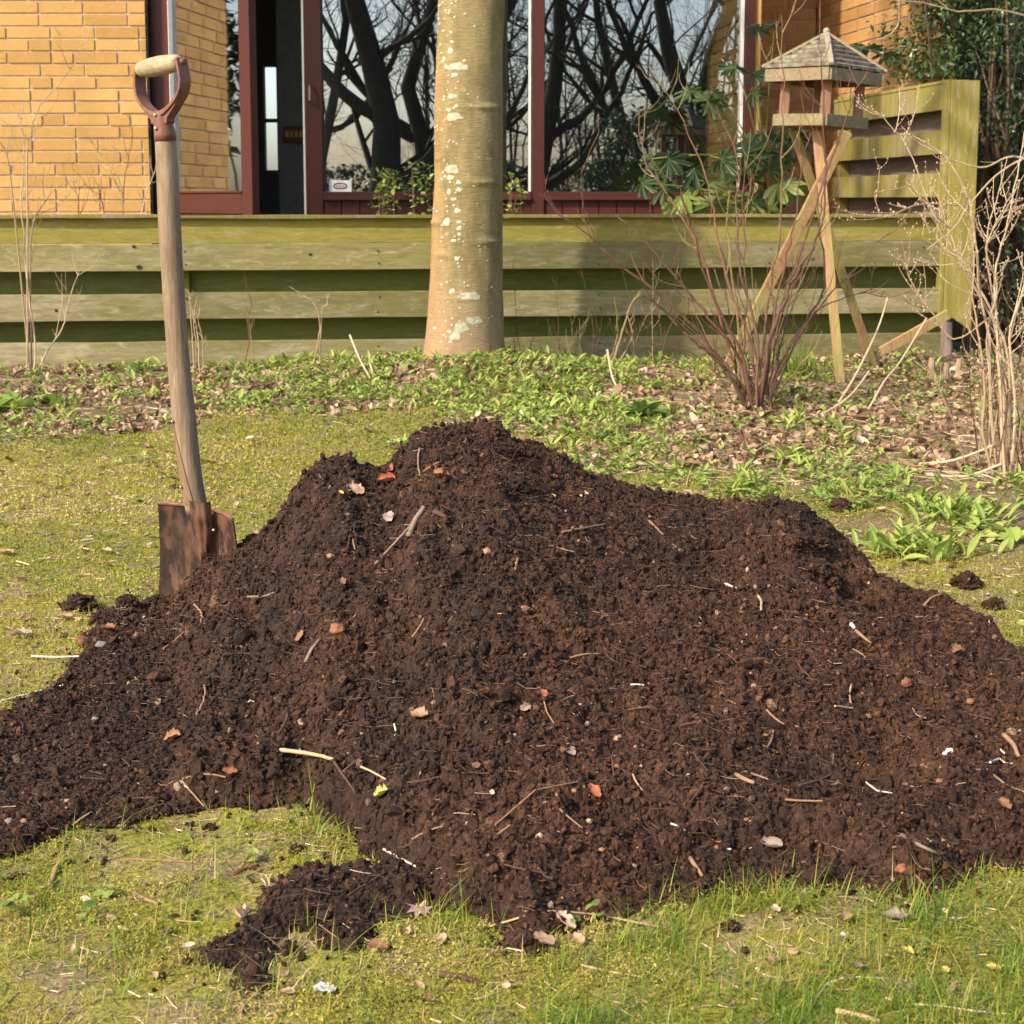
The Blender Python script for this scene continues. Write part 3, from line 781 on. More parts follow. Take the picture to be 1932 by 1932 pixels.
for px, py, w, h in big:
    x0, z0, r0 = trunk_c(py)
    pxl = at(px, py, TY-0.12).x
    q = max(-0.97, min(0.97, (pxl-x0)/r0)); th = -math.acos(q)
    n = 22 if w > 4 else 9
    pts = [trunk_pt(py, th, 0.0022)]
    rn = rr_.random()*10
    for k in range(n):
        a_ = 2*PI*k/n; k_ = 1+0.6*mnoise.noise(Vector((math.cos(a_)*1.8, math.sin(a_)*1.8, rn)))
        dth = (w*k_*math.cos(a_))*TY/FPX/r0/max(.35, abs(math.sin(th))) ; dpy = h*k_*math.sin(a_)
        pts.append(trunk_pt(py+dpy, max(-3.1, th+dth), 0.0012))
    lk.add(pts, [[0, k+1, (k+1) % n+1] for k in range(n)], 0.9 if w < 9 else rr_.uniform(.35, .8))
LKO = lk.build('lichen', rnd_mat('crustose lichen', [(0, (0.28, 0.29, 0.19)), (1, (0.50, 0.46, 0.35))], 0.9, 0.2, 90), tr)
tag(LKO, kind='stuff')
def limb(mb, p, d, L, r, depth, rng, seg=5, gr=0.72, spread=0.6, up=0.12, sides=5, wob=.14):
    pts = [p.copy()]; rad = [r]; q = p.copy(); dd = d.normalized()
    for i in range(seg):
        dd = (dd+Vector((rng.gauss(0, wob), rng.gauss(0, wob), rng.gauss(0, wob)+up*.3))).normalized()
        q = q+dd*(L/seg); pts.append(q.copy()); rad.append(r*(1-0.45*(i+1)/seg))
    mb.tube(pts, rad, sides, rng.random())
    if depth <= 0: return
    for c in range(rng.choice([2, 3, 3]) if depth > 1 else rng.choice([3, 4])):
        k = rng.randint(max(1, seg-3), seg)
        ax = Vector((rng.gauss(0, 1), rng.gauss(0, 1), rng.gauss(0, .6)+up)).normalized()
        nd = (dd*(1-spread*.5)+ax*spread).normalized()
        limb(mb, pts[k], nd, L*rng.uniform(gr-.12, gr+.08), rad[k]*rng.uniform(.5, .75), depth-1, rng, seg, gr, spread, up, max(3, sides-1), wob)
rng = random.Random(3)
xt, zt_, rt = trunk_c(-480)
for k, (dx, dy) in enumerate([(-.7, .3), (.6, .5), (.2, -.6), (-.1, .2)]):
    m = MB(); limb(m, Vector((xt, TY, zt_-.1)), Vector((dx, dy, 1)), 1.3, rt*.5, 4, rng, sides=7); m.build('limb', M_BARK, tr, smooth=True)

# ------------------------------------------------------------------ compost heap
hp = None
def build_heap():
    xs = np.arange(-1.75, 1.75, 0.0030); ys = np.arange(1.36, 3.35, 0.0030)
    Xg, Yg = np.meshgrid(xs, ys)
    Z = heap(Xg, Yg)
    G = gh(Xg, Yg)-0.004
    # stop the sheet where it has sunk below the lawn
    ux = fbm(Xg*95, Yg*95, 61, 2, .6)*0.0035; uy = fbm(Xg*95+9, Yg*95, 67, 2, .6)*0.0035
    V = np.stack([Xg+ux, Yg+uy, Z], -1).reshape(-1, 3)
    ny, nx = Xg.shape
    I = np.arange(nx*ny).reshape(ny, nx)
    keep = (Z > G-0.012)
    kf = keep[:-1, :-1] & keep[1:, 1:] & keep[:-1, 1:] & keep[1:, :-1]
    F = np.stack([I[:-1, :-1], I[:-1, 1:], I[1:, 1:], I[1:, :-1]], -1)[kf]
    used = np.zeros(nx*ny, bool); used[F.reshape(-1)] = True
    remap = np.cumsum(used)-1
    mb = MB(); mb.add(V[used], remap[F], 0.45)
    return mb
ICO_V = np.array([[0, .5257, .8507], [0, -.5257, .8507], [0, .5257, -.8507], [0, -.5257, -.8507], [.5257, .8507, 0], [-.5257, .8507, 0], [.5257, -.8507, 0], [-.5257, -.8507, 0], [.8507, 0, .5257], [.8507, 0, -.5257], [-.8507, 0, .5257], [-.8507, 0, -.5257]])
ICO_F = [[0,1,8],[0,10,1],[0,5,10],[0,4,5],[0,8,4],[8,9,4],[8,6,9],[8,1,6],[1,7,6],[1,10,7],[10,11,7],[10,5,11],[5,2,11],[5,4,2],[4,9,2],[2,9,3],[3,9,6],[3,6,7],[3,7,11],[3,11,2]]
OCT_V = np.array([[1, 0, 0], [-1, 0, 0], [0, 1, 0], [0, -1, 0], [0, 0, 1], [0, 0, -1.]])
OCT_F = [[0,2,4],[2,1,4],[1,3,4],[3,0,4],[2,0,5],[1,2,5],[3,1,5],[0,3,5]]
def crumbs(mb, x, y, r, rs, lift=0.25, tv=None, tf=None, z=None):
    n = len(x)
    z = surf(x, y) if z is None else z
    M = rotM(rs.uniform(0, 6.3, n), rs.uniform(0, 6.3, n), rs.uniform(0, 6.3, n))
    s = np.stack([r*rs.uniform(.6, 1.5, n), r*rs.uniform(.6, 1.2, n), r*rs.uniform(.5, 1.0, n)], 1)
    tv = ICO_V*(1+0.25*rs.uniform(-1, 1, (12, 1))) if tv is None else tv
    rn = rs.uniform(0, 0.90, n)
    k = rs.rand(n); rn = np.where(k > 0.960, rs.uniform(.93, 1, n), rn)
    mb.inst(tv, ICO_F if tf is None else tf, scl(M, s), np.stack([x, y, z+r*lift], 1), rn)
mb = build_heap()
rs = np.random.RandomState(4)
def heap_samples(n, rs, mn=0.0):
    x = rs.uniform(-1.5, 1.5, n*3); y = rs.uniform(1.38, 2.95, n*3)
    ok = (heap(x, y, False) > mn+gh(x, y)) & (np.abs(x/y) < 0.42)
    return x[ok][:n], y[ok][:n]
x, y = heap_samples(62000, rs); crumbs(mb, x, y, 0.0011+0.0026*rs.rand(len(x))**2.2, rs, tv=OCT_V*(1+.2*rs.uniform(-1, 1, (6, 1))), tf=OCT_F)
for k in range(3):
    x, y = heap_samples(4000, rs); crumbs(mb, x, y, 0.0025+0.0045*rs.rand(len(x))**2, rs)
x, y = heap_samples(420, rs); crumbs(mb, x, y, 0.006+0.008*rs.rand(len(x))**2, rs, -0.1)
heap_o = mb.build('compost_heap', M_SOIL)
tag(heap_o, 'large heap of dark brown crumbly compost dumped on the lawn', 'compost heap')
# big rough lumps (bits of the heap surface that make its broken outline)
def lump_mesh(mb, c, r, seed, sub=3, amp=.45, flat=.75, rs=rs):
    import bmesh
    bm = bmesh.new(); bmesh.ops.create_icosphere(bm, subdivisions=sub, radius=1)
    rot = Matrix.Rotation(seed*1.7, 3, 'Z')
    V = []
    for v in bm.verts:
        p = rot@v.co
        k = 1+amp*mnoise.noise(p*1.4+Vector((seed, 0, 0)))+amp*.6*mnoise.noise(p*3.6+Vector((0, seed, 0)))+amp*.4*mnoise.noise(p*9+Vector((0, 0, seed)))
        V.append((c[0]+p.x*k*r*1.15, c[1]+p.y*k*r, c[2]+p.z*k*r*flat))
    F = [[v.index for v in f.verts] for f in bm.faces]
    bm.free()
    mb.add(V, F, .45)
    n = int(160*max(.4, r/.03)); V = np.array(V); i = rs.randint(0, len(V), n)
    P = V[i]; crumbs(mb, P[:, 0], P[:, 1], 0.0012+0.003*rs.rand(n)**2, rs, 0, z=P[:, 2])
lm = MB()
for i, (px, py, s_) in enumerate([(298, 1146, 9), (318, 1134, 11), (345, 1116, 10), (372, 1096, 12), (400, 1078, 11), (424, 1060, 12), (446, 1044, 13), (648, 868, 16), (630, 880, 13), (752, 872, 9), (830, 812, 20), (925, 815, 20), (870, 812, 20), (890, 808, 16), (800, 835, 15), (960, 835, 16), (1085, 880, 12), (1000, 855, 14), (785, 872, 20), (930, 880, 22), (860, 870, 22), (975, 905, 20), (1440, 962, 13), (1290, 945, 12), (1540, 1060, 26), (1560, 1095, 20), (1500, 1010, 22), (1545, 1018, 18), (1770, 1135, 12), (1800, 1145, 11), (1850, 1165, 10), (1700, 1105, 10), (530, 985, 12), (570, 945, 12), (480, 1010, 12), (200, 1180, 14), (170, 1230, 12), (150, 1270, 12), (950, 1215, 18), (880, 1225, 16), (1100, 1190, 17), (560, 1600, 13), (640, 1650, 14), (600, 1720, 16), (670, 1760, 14), (990, 1745, 16), (1300, 1690, 16), (1600, 1680, 14), (1480, 1630, 18), (1560, 1640, 16), (1690, 1660, 16), (120, 1320, 12), (60, 1345, 11), (470, 1800, 12), (430, 1810, 10), (700, 1600, 18), (770, 1610, 16), (1250, 1560, 16), (1220, 1640, 16), (900, 1690, 16)]):
    p = on(px, py+s_*.4)
    r = s_*p.y/FPX
    lump_mesh(lm, (p.x, p.y, p.z-r*.30), r, i*3.1, 4 if s_ > 14 else 3)
lm.build('clod_cluster', M_SOIL, heap_o)
# fibres
def hairs(n, rs, lo, hi, w, stand=.5, xy=None, mn=0.005, segs=3, rpow=1.4):
    mbx = MB()
    x, y = heap_samples(n, rs, mn) if xy is None else xy
    n = len(x)
    L = rs.uniform(lo, hi, n)*rs.uniform(.4, 1, n); a = rs.uniform(0, 2*PI, n); z0 = surf(x, y)+0.0005
    dx = np.cos(a); dy = np.sin(a); bend = rs.uniform(-.35, .35, n)
    P = []
    zup = rs.uniform(-0.1, stand, n)
    for k in range(segs+1):
        t = k/segs-.5
        X_ = x+dx*L*t-dy*L*bend*(t*t-.12); Y_ = y+dy*L*t+dx*L*bend*(t*t-.12)
        Z_ = np.maximum(surf(X_, Y_)+.0006, z0+L*zup*(k/segs)*.5)
        P.append(np.stack([X_, Y_, Z_], 1))
    P = np.stack(P, 1)
    ww = (w*rs.uniform(.5, 1.3, n))[:, None, None]
    nrm = np.stack([-dy, dx, rs.uniform(-.3, .3, n)], 1)[:, None, :]
    A = P+nrm*ww; B = P-nrm*ww; C = P+np.array([0, 0, 1.6])*ww
    V = np.stack([A, B, C], 2).reshape(n, -1, 3)
    F = []
    for k in range(segs):
        b = k*3
        for j in range(3): F.append([b+j, b+(j+1) % 3, b+3+(j+1) % 3, b+3+j])
    F = (np.array(F)[None]+(np.arange(n)*V.shape[1])[:, None, None]).reshape(-1, 4)
    mbx.add(V.reshape(-1, 3), F, np.repeat(rs.rand(n)**rpow, V.shape[1]))
    return mbx
mb = hairs(13000, rs, .008, .035, .00032, rpow=1.8)
o = mb.build('root_fibres', M_FIB, heap_o); tag(o, kind='stuff')
mb = hairs(800, rs, .015, .05, .0008, rpow=2.6)
o = mb.build('bark_shreds', M_FIB, heap_o); tag(o, kind='stuff')
# matted roots on the top of the heap
mb = MB(); rr_ = random.Random(9)
for i in range(150):
    px = rr_.gauss(950, 45); py = rr_.gauss(890, 24)
    if i > 90: px = rr_.gauss(1400, 140); py = rr_.gauss(1560, 70)
    p = on(px, py)
    q = Vector((rr_.gauss(0, 1), rr_.gauss(0, 1), rr_.gauss(-.2, .7))).normalized()*rr_.uniform(.015, .045)
    c = Vector((rr_.gauss(0, .008), rr_.gauss(0, .008), rr_.uniform(.002, .012)))
    mb.tube([p, p+q*.5+c, p+q], [.0007, .0006, .0003], 3, rr_.random()*.8)
tag(mb.build('root_mat', M_FIB, heap_o), kind='stuff')

# ------------------------------------------------------------------ spade
YS = 2.74
spade = empty('spade', tuple(at(372, 1060, YS)), 'old rusty garden spade with wooden D handle standing upright in the heap', 'spade')
def sp_pt(px, py, Y=YS): return at(px, py, Y)
M_RUST = rnd_mat('rusty steel', [(0, (0.15, 0.065, 0.045)), (1, (0.22, 0.095, 0.065))], 0.5, 0.4, 45, 0.0008, 150)
def blade_mat():
    m, nt, b = new_mat('worn rusty blade')
    n = nz(nt, 17, 6, 0.62, stretch=(1.6, 1.6, .6)); n2 = nz(nt, 60, 5, .6, stretch=(1, 1, .3))
    c = ramp(nt, n, [(0.36, (0.025, 0.015, 0.012)), (0.45, (0.06, 0.034, 0.024)), (0.50, (0.15, 0.07, 0.042)), (0.60, (0.23, 0.105, 0.06)), (0.70, (0.10, 0.065, 0.05))])
    c = mixc(nt, 1.0, c, ramp(nt, n2, [(0.3, (0.7,)*3), (0.7, (1.25,)*3)]), 'MULTIPLY')
    big = nz(nt, 9, 5, 0.7, stretch=(1, 1, .8))
    c = mixc(nt, ramp(nt, big, [(0.52, (0,)*3), (0.58, (.9,)*3)]), c, (0.022, 0.013, 0.010))
    c = mixc(nt, 1.0, c, ramp(nt, nz(nt, 4, 3, .5), [(0.4, (0.62, .66, .7)), (0.6, (1,)*3)]), 'MULTIPLY')
    nt.links.new(c, b.inputs['Base Color']); setin(b, Roughness=0.55, Metallic=0.15)
    bump(nt, b, n2, 0.001, 0.7)
    return m
M_BLADE = blade_mat()
# shaft
SH = [(311.5, 262, 38), (315, 310, 40), (319, 405, 42), (325, 510, 41), (330, 590, 41), (335, 660, 41), (341, 730, 43), (347.5, 792, 45), (354, 850, 43), (361, 905, 42), (368, 945, 43), (377, 985, 44), (384, 1010, 40)]
sk = np.linspace(262, 966, 60)
mb = MB()
pts = []; rad = []
for py in sk:
    pts.append(sp_pt(np.interp(py, [a[1] for a in SH], [a[0] for a in SH]), py)); rad.append(np.interp(py, [a[1] for a in SH], [a[2] for a in SH])/2*YS/FPX*(1+.012*mnoise.noise(Vector((0, 0, py*.03)))))
for _ in range(3):
    for i in range(1, len(pts)-1): pts[i] = (pts[i-1]+pts[i]*2+pts[i+1])/4
mb.tube(pts, rad, 20)
mb.build('shaft', M_ASH, spade, smooth=True)
# upper socket with flare, rivets
mb = MB(); SK = [(303, 209, 29), (305, 216, 33), (307, 226, 35), (309, 240, 38), (311, 252, 40), (312, 266, 41.5)]
mb.tube([sp_pt(a, b) for a, b, c in SK], [c/2*YS/FPX for a, b, c in SK], 20); sk_o = mb.build('socket', M_RUST, spade, smooth=True)
M_RIVET = plain('rivet steel', (0.42, 0.36, 0.32), 0.35, 0.2, 60, metal=0.7)
def ball(mb, c, r, rnd=.5, sx=1, sy=1, sz=1, sub=2, mi=0, amp=0, seed=0):
    import bmesh
    bm = bmesh.new(); bmesh.ops.create_icosphere(bm, subdivisions=sub, radius=1)
    V = []
    for v in bm.verts:
        k = r*(1+amp*mnoise.noise(v.co*1.7+Vector((seed, seed*.3, 0))))
        V.append((c[0]+v.co.x*k*sx, c[1]+v.co.y*k*sy, c[2]+v.co.z*k*sz))
    mb.add(V, [[v.index for v in f.verts] for f in bm.faces], rnd, mi); bm.free()
for px, py in ((296.5, 218), (298, 243)):
    m = MB(); p = sp_pt(px, py); p.y -= 0.0155 if py > 230 else 0.0135; ball(m, p, 0.0036); m.build('rivet', M_RIVET, sk_o, smooth=True)
# D yoke: strap bent in the plane of the grip
yaw = R(38)
A = Vector((math.cos(yaw), -math.sin(yaw), 0)); B = Vector((math.sin(yaw), math.cos(yaw), 0))
YK = [(256, 127), (254.5, 145), (254.5, 160), (257, 175), (263, 189), (274, 202), (288, 212), (302, 217), (316, 213), (331, 203), (345, 189), (353, 176), (357, 160), (355.5, 145), (352, 128), (349, 113)]
c0 = sp_pt(304, 170)
def yk(px, py):
    q = sp_pt(px, py); a = (q.x-c0.x)/math.cos(yaw)
    return c0+A*a+Vector((0, 0, q.z-c0.z))
P = [yk(*p) for p in YK]
# refine path
PP = []
for i in range(len(P)-1):
    p0 = P[max(i-1, 0)]; p1 = P[i]; p2 = P[i+1]; p3 = P[min(i+2, len(P)-1)]
    for k in range(4):
        t = k/4; PP.append(0.5*((2*p1)+(p2-p0)*t+(2*p0-5*p1+4*p2-p3)*t*t+(-p0+3*p1-3*p2+p3)*t**3))
PP.append(P[-1])
V = []; n = len(PP)
for i in range(n):
    t = (PP[min(i+1, n-1)]-PP[max(i-1, 0)]).normalized(); nn = t.cross(B).normalized()
    f = i/(n-1); hw = 0.0125-0.0025*math.cos(2*PI*f)*0; th = 0.0026+0.002*math.exp(-((f-.5)/.12)**2)
    for a_, b_ in ((-1, -1), (1, -1), (1, 1), (-1, 1)):
        V.append(PP[i]+B*(hw*a_)+nn*(th*b_))
Fq = [[i*4+k, i*4+(k+1) % 4, i*4+4+(k+1) % 4, i*4+4+k] for i in range(n-1) for k in range(4)]+[[3, 2, 1, 0], [n*4-4, n*4-3, n*4-2, n*4-1]]
mb = MB(); mb.add([tuple(v) for v in V], Fq)
GP = [(262, 188), (274, 201), (288, 211), (302, 215), (316, 212), (331, 202), (346, 187), (342, 200), (333, 212), (325, 222), (324, 232), (291, 232), (289, 224), (280, 214), (269, 202)]
gv = [tuple(yk(*p)-B*.009) for p in GP]+[tuple(yk(*p)+B*.009) for p in GP]; ngp = len(GP)
mb.add(gv, [[k, (k+1) % ngp, ngp+(k+1) % ngp, ngp+k] for k in range(ngp)])
bs_ = mb.n-2*ngp
mb.f.append((np.array([[bs_+k for k in range(ngp)]]), 0)); mb.f.append((np.array([[bs_+ngp+k for k in range(ngp)][::-1]]), 0))
mb.build('handle_yoke', M_RUST, spade, bevel=0.0012)
# grip
g0 = yk(253, 128.5); g1 = yk(347, 120)
mb = MB(); ng = 24; pts = []; rad = []
for i in range(ng+1):
    t = i/ng; p = g0+(g1-g0)*t; pts.append(p)
    rad.append((0.0125+0.0048*math.sin(PI*t)**.8)*(0.80 if t in (0, 1) else 1)*(1+.03*mnoise.noise(p*40)))
mb.tube(pts, rad, 20); mb.build('grip', M_GRIP, spade, smooth=True)
m = MB(); pe = g1+(g1-g0).normalized()*0.006; ball(m, pe, 0.0065); m.build('grip_pin', M_RUST, spade, smooth=True)
# blade: dished sheet, near edge on the right
L0 = at(297.5, 950, 2.78); M0 = at(372, 956, 2.745); R0 = at(439, 981, 2.636)
down = (at(288, 1146, 2.79)-L0).normalized(); down_r = (at(442, 1060, 2.645)-R0).normalized()
mb = MB(); nu, nv = 24, 24; V = []
bn = (R0-L0).cross(Vector((0, 0, 1))).normalized()
if bn.y > 0: bn = -bn
for j in range(nv+1):
    for i in range(nu+1):
        u = i/nu
        top = L0*(1-u)**2+M0*2*u*(1-u)+R0*u*u if False else (L0*(1-u)+R0*u)-bn*(0.030*(4*u*(1-u))) 
        dd = down*(1-u)+down_r*u
        q = top+dd*(0.29*j/nv)-bn*(0.012*math.sin(PI*j/nv))
        V.append(q)
for side in (0, 1):
    W = [tuple(v-bn*(0.0026*side)) for v in V]
    Fq = [[j*(nu+1)+i, j*(nu+1)+i+1, (j+1)*(nu+1)+i+1, (j+1)*(nu+1)+i] for j in range(nv) for i in range(nu)]
    mb.add(W, Fq if side == 0 else [f[::-1] for f in Fq])
N1 = len(V)
edge = []
for i in range(nu): edge.append([i, i+1, N1+i+1, N1+i])
for j in range(nv):
    edge.append([j*(nu+1), (j+1)*(nu+1), N1+(j+1)*(nu+1), N1+j*(nu+1)]); k = nu
    edge.append([j*(nu+1)+k, (j+1)*(nu+1)+k, N1+(j+1)*(nu+1)+k, N1+j*(nu+1)+k])
mb.f.append((np.array(edge), 0))
bl = mb.build('blade', M_BLADE, spade, smooth=False)
# rolled tread along the top edge
tp = [Vector(V[i])+Vector((0, 0, .001)) for i in range(nu+1)]
m = MB(); m.tube(tp[:8], .0034, 8); m.build('tread', M_RUST, bl); m = MB(); m.tube(tp[14:], .0034, 8); m.build('tread', M_RUST, bl)
# strapped socket tapering down the blade to a point
def blade_pt(u, v): 
    j = min(nv-1, int(v*nv)); i = min(nu-1, int(u*nu)); return Vector(V[j*(nu+1)+i])
mb = MB(); W = []
rows_ = 18
for j in range(rows_+1):
    t = j/rows_
    py = 948+(1082-948)*t; pc = 371+(374-371)*t+4*math.sin(PI*t)
    hw = (24*(1-t)**0.55+1.2) if t > 0.0 else 23
    hw = 23.5*(1-t**2.2)**0.8+0.8
    cpt = at(pc, py, 2.70+0.0*t)
    for k in range(13):
        a_ = -1+2*k/12
        q = at(pc+hw*a_, py, 2.70)
        bulge = 0.022*math.sqrt(max(0, 1-a_*a_))*(1-t)**.5
        # lie on the blade
        lat = (q-L0).dot((R0-L0).normalized())/(R0-L0).length
        lat = max(0.02, min(.98, lat)); vv_ = (L0.z+(R0.z-L0.z)*lat-q.z)/0.29
        vv_ = max(0.0, min(.98, vv_))
        bp = blade_pt(lat, vv_)
        W.append((q.x, bp.y-0.0012-bulge-0.002, q.z))
mb.add(W, [[j*13+k, j*13+k+1, (j+1)*13+k+1, (j+1)*13+k] for j in range(rows_) for k in range(12)])
mb.build('blade_socket', M_BLADE, spade, smooth=True)
# iron strap edge along the shaft and rivets
mb = MB(); W = []
for j in range(30):
    t = j/29; py = 790+160*t
    pcx = np.interp(py, [a[1] for a in SH], [a[0] for a in SH]); w_ = np.interp(py, [a[1] for a in SH], [a[2] for a in SH])/2
    for k in range(8):
        a_ = -1.0+(0.15+0.95*t)*k/7*1.0
        r = w_*YS/FPX; q = at(pcx, py, YS)
        W.append((q.x+r*1.02*a_, YS-r*math.sqrt(max(0, 1-a_*a_))*1.03-0.0008, q.z))
mb.add(W, [[j*8+k, j*8+k+1, (j+1)*8+k+1, (j+1)*8+k] for j in range(29) for k in range(7)])
mb.build('shaft_strap', rnd_mat('brown worn strap', [(0, (0.20, 0.115, 0.07)), (1, (0.24, 0.14, 0.09))], 0.6, .3, 40, .0006, 100, stretch=(4, 4, .6)), spade, smooth=True)
for px, py in ((329, 793), (345, 916), (417, 985)):
    m = MB(); p = at(px, py, YS); r = 0.0195; p.y = YS-0.016 if px < 400 else blade_pt(.85, .08).y-.004; ball(m, p, 0.003); m.build('rivet', M_RIVET, spade, smooth=True)

# ------------------------------------------------------------------ bird table
YB = 6.15
bt = empty('bird_table', tuple(at(1555, 700, 6.2)), 'wooden bird table with lichened hip roof on splayed legs beside the screen fence', 'bird table')
bc = at(1551, 190, YB); bc.x = at(1548, 190, YB).x
tilt = Matrix.Rotation(R(2.6), 3, 'Y')
zE = zat(1551, 134, YB); zA = zat(1558, 66, YB); zF = zat(1551, 158, YB); zT0 = zat(1546, 219, YB); zT1 = zat(1546, 241, YB)
def bp_(x, y, z):   # local coordinates around the roof eave centre, turned 45 degrees and tilted
    v = Matrix.Rotation(R(40), 3, 'Z')@Vector((x, y, 0)); v.z = z
    v.z -= zT1; v = tilt@v; v.z += zT1
    return Vector((bc.x, YB, 0))+v
hs = 0.150
# hip roof of overlapping slats
def roofmat():
    m, nt, b = new_mat('lichened roof slats')
    n = nz(nt, 26, 6, .7, stretch=(1, 1, 1)); 
    c = ramp(nt, n, [(0.38, (0.10, 0.06, 0.042)), (0.48, (0.17, 0.125, 0.085)), (0.57, (0.20, 0.21, 0.135)), (0.72, (0.34, 0.36, 0.25))])
    nt.links.new(c, b.inputs['Base Color']); setin(b, Roughness=.9); bump(nt, b, n, .003, .8); return m
M_ROOF = roofmat()
mb = MB(); nrow = 7
for sd in range(4):
    Mz = Matrix.Rotation(sd*PI/2, 3, 'Z')
    for i in range(nrow):
        t0 = i/nrow; t1 = (i+1)/nrow-0.0
        w0 = hs*1.13*(1-t0); w1 = hs*1.13*(1-t1)
        z0 = zE+(zA-zE)*t0+0.013; z1 = zE+(zA-zE)*t1
        V = []
        for (x, y, z) in ((-w0, -w0, z0), (w0, -w0, z0), (w1, -w1, z1+0.001), (-w1, -w1, z1+0.001), (-w0, -w0, z0-0.011), (w0, -w0, z0-0.011), (w1, -w1, z1-0.012), (-w1, -w1, z1-0.012)):
            q = Mz@Vector((x, y, 0)); V.append(tuple(bp_(q.x, q.y, z)))
        mb.add(V, [[0, 1, 2, 3], [7, 6, 5, 4], [0, 4, 5, 1], [1, 5, 6, 2], [2, 6, 7, 3], [3, 7, 4, 0]], random.random())
rf = mb.build('roof', M_ROOF, bt)
mb = MB()
for sd in range(4):
    q = Matrix.Rotation(sd*PI/2, 3, 'Z')@Vector((hs*1.14, hs*1.14, 0))
    mb.bar(bp_(q.x, q.y, zE+.008), bp_(0, 0, zA+.010), .020, .010)
ball(mb, bp_(0, 0, zA+.016), .014)
mb.build('ridge_strips', plain('grey ridge wood', (0.30, 0.25, 0.17), .8, .3, 30), rf)
for sd in range(4):
    m = MB(); Mz = Matrix.Rotation(sd*PI/2, 3, 'Z'); a_ = Mz@Vector((-hs*1.05, -hs*1.05, 0)); b_ = Mz@Vector((hs*1.05, -hs*1.05, 0))
    zc = (zE+zF)/2-.002
    m.bar(bp_(a_.x, a_.y, zc)+Vector((0,0,0)), bp_(b_.x, b_.y, zc), (zE-zF)*.98, .016, up=tuple((bp_(0,0,1)-bp_(0,0,0)).cross(bp_(b_.x,b_.y,0)-bp_(a_.x,a_.y,0))), rnd=.5); m.build('fascia', M_BTF, bt, bevel=.0015)
m = MB()
V = [tuple(bp_(x, y, zE-.006)) for x, y in ((-hs, -hs), (hs, -hs), (hs, hs), (-hs, hs))]+[tuple(bp_(x, y, zE-.016)) for x, y in ((-hs, -hs), (hs, -hs), (hs, hs), (-hs, hs))]
m.add(V, [[0, 1, 2, 3], [7, 6, 5, 4], [0, 4, 5, 1], [1, 5, 6, 2], [2, 6, 7, 3], [3, 7, 4, 0]]); m.build('roof_board', plain('dark underside', (.09, .05, .035), .9), bt)
ht = hs*0.80
for x, y in ((-1, -1), (1, -1), (1, 1), (-1, 1)):
    m = MB(); m.bar(bp_(x*(ht-.018), y*(ht-.018), zT1+.012), bp_(x*(ht-.018), y*(ht-.018), zE-.017), .034, .034); m.build('post', M_BT, bt, bevel=.0015)
m = MB()
V = [tuple(bp_(x*ht, y*ht, zT1+.012)) for x, y in ((-1, -1), (1, -1), (1, 1), (-1, 1))]+[tuple(bp_(x*ht, y*ht, zT1+.001)) for x, y in ((-1, -1), (1, -1), (1, 1), (-1, 1))]
m.add(V, [[0, 1, 2, 3], [7, 6, 5, 4], [0, 4, 5, 1], [1, 5, 6, 2], [2, 6, 7, 3], [3, 7, 4, 0]]); ty = m.build('tray', M_BT, bt)
for sd in range(4):
    m = MB(); Mz = Matrix.Rotation(sd*PI/2, 3, 'Z'); a_ = Mz@Vector((-ht-.008, -ht-.008, 0)); b_ = Mz@Vector((ht+.008, -ht-.008, 0)); zc = (zT0+zT1)/2
    m.bar(bp_(a_.x, a_.y, zc), bp_(b_.x, b_.y, zc), (zT0-zT1), .015, up=tuple((bp_(0,0,1)-bp_(0,0,0)).cross(bp_(b_.x,b_.y,0)-bp_(a_.x,a_.y,0)))); m.build('tray_rim', M_BTF, ty, bevel=.0015)
hang = MB()
for k in range(7):
    q = bp_(0.02+0.012*k-.03, 0.03, zE-.03-.004*math.sin(k*1.3)); hang.box(q, (.008, .006, .014+.004*math.sin(k*2)), None, random.random())
hang.build('feed_holder', plain('rust red plastic', (.35, .11, .06), .5), bt)
def leg(a, b, w=.036, d=.030, rnd=.5):
    m = MB(); m.bar(a, b, w, d, up=(0, 1, 0), rnd=rnd); return m.build('leg', M_BTL, bt, bevel=.002)
leg(at(1598, 249, 6.02), at(1372, 672, 6.42)-Vector((0, 0, .05)), .042, .03)
leg(at(1497, 245, 6.22), at(1657, 703, 6.50)-Vector((0, 0, .03)), .034, .03, .1)
leg(at(1541, 247, 6.12), at(1588, 731, 6.02)-Vector((0, 0, .03)), .034, .030, .9)
leg(at(1541, 247, 6.20), at(1556, 420, 6.24), .030, .03, 0)

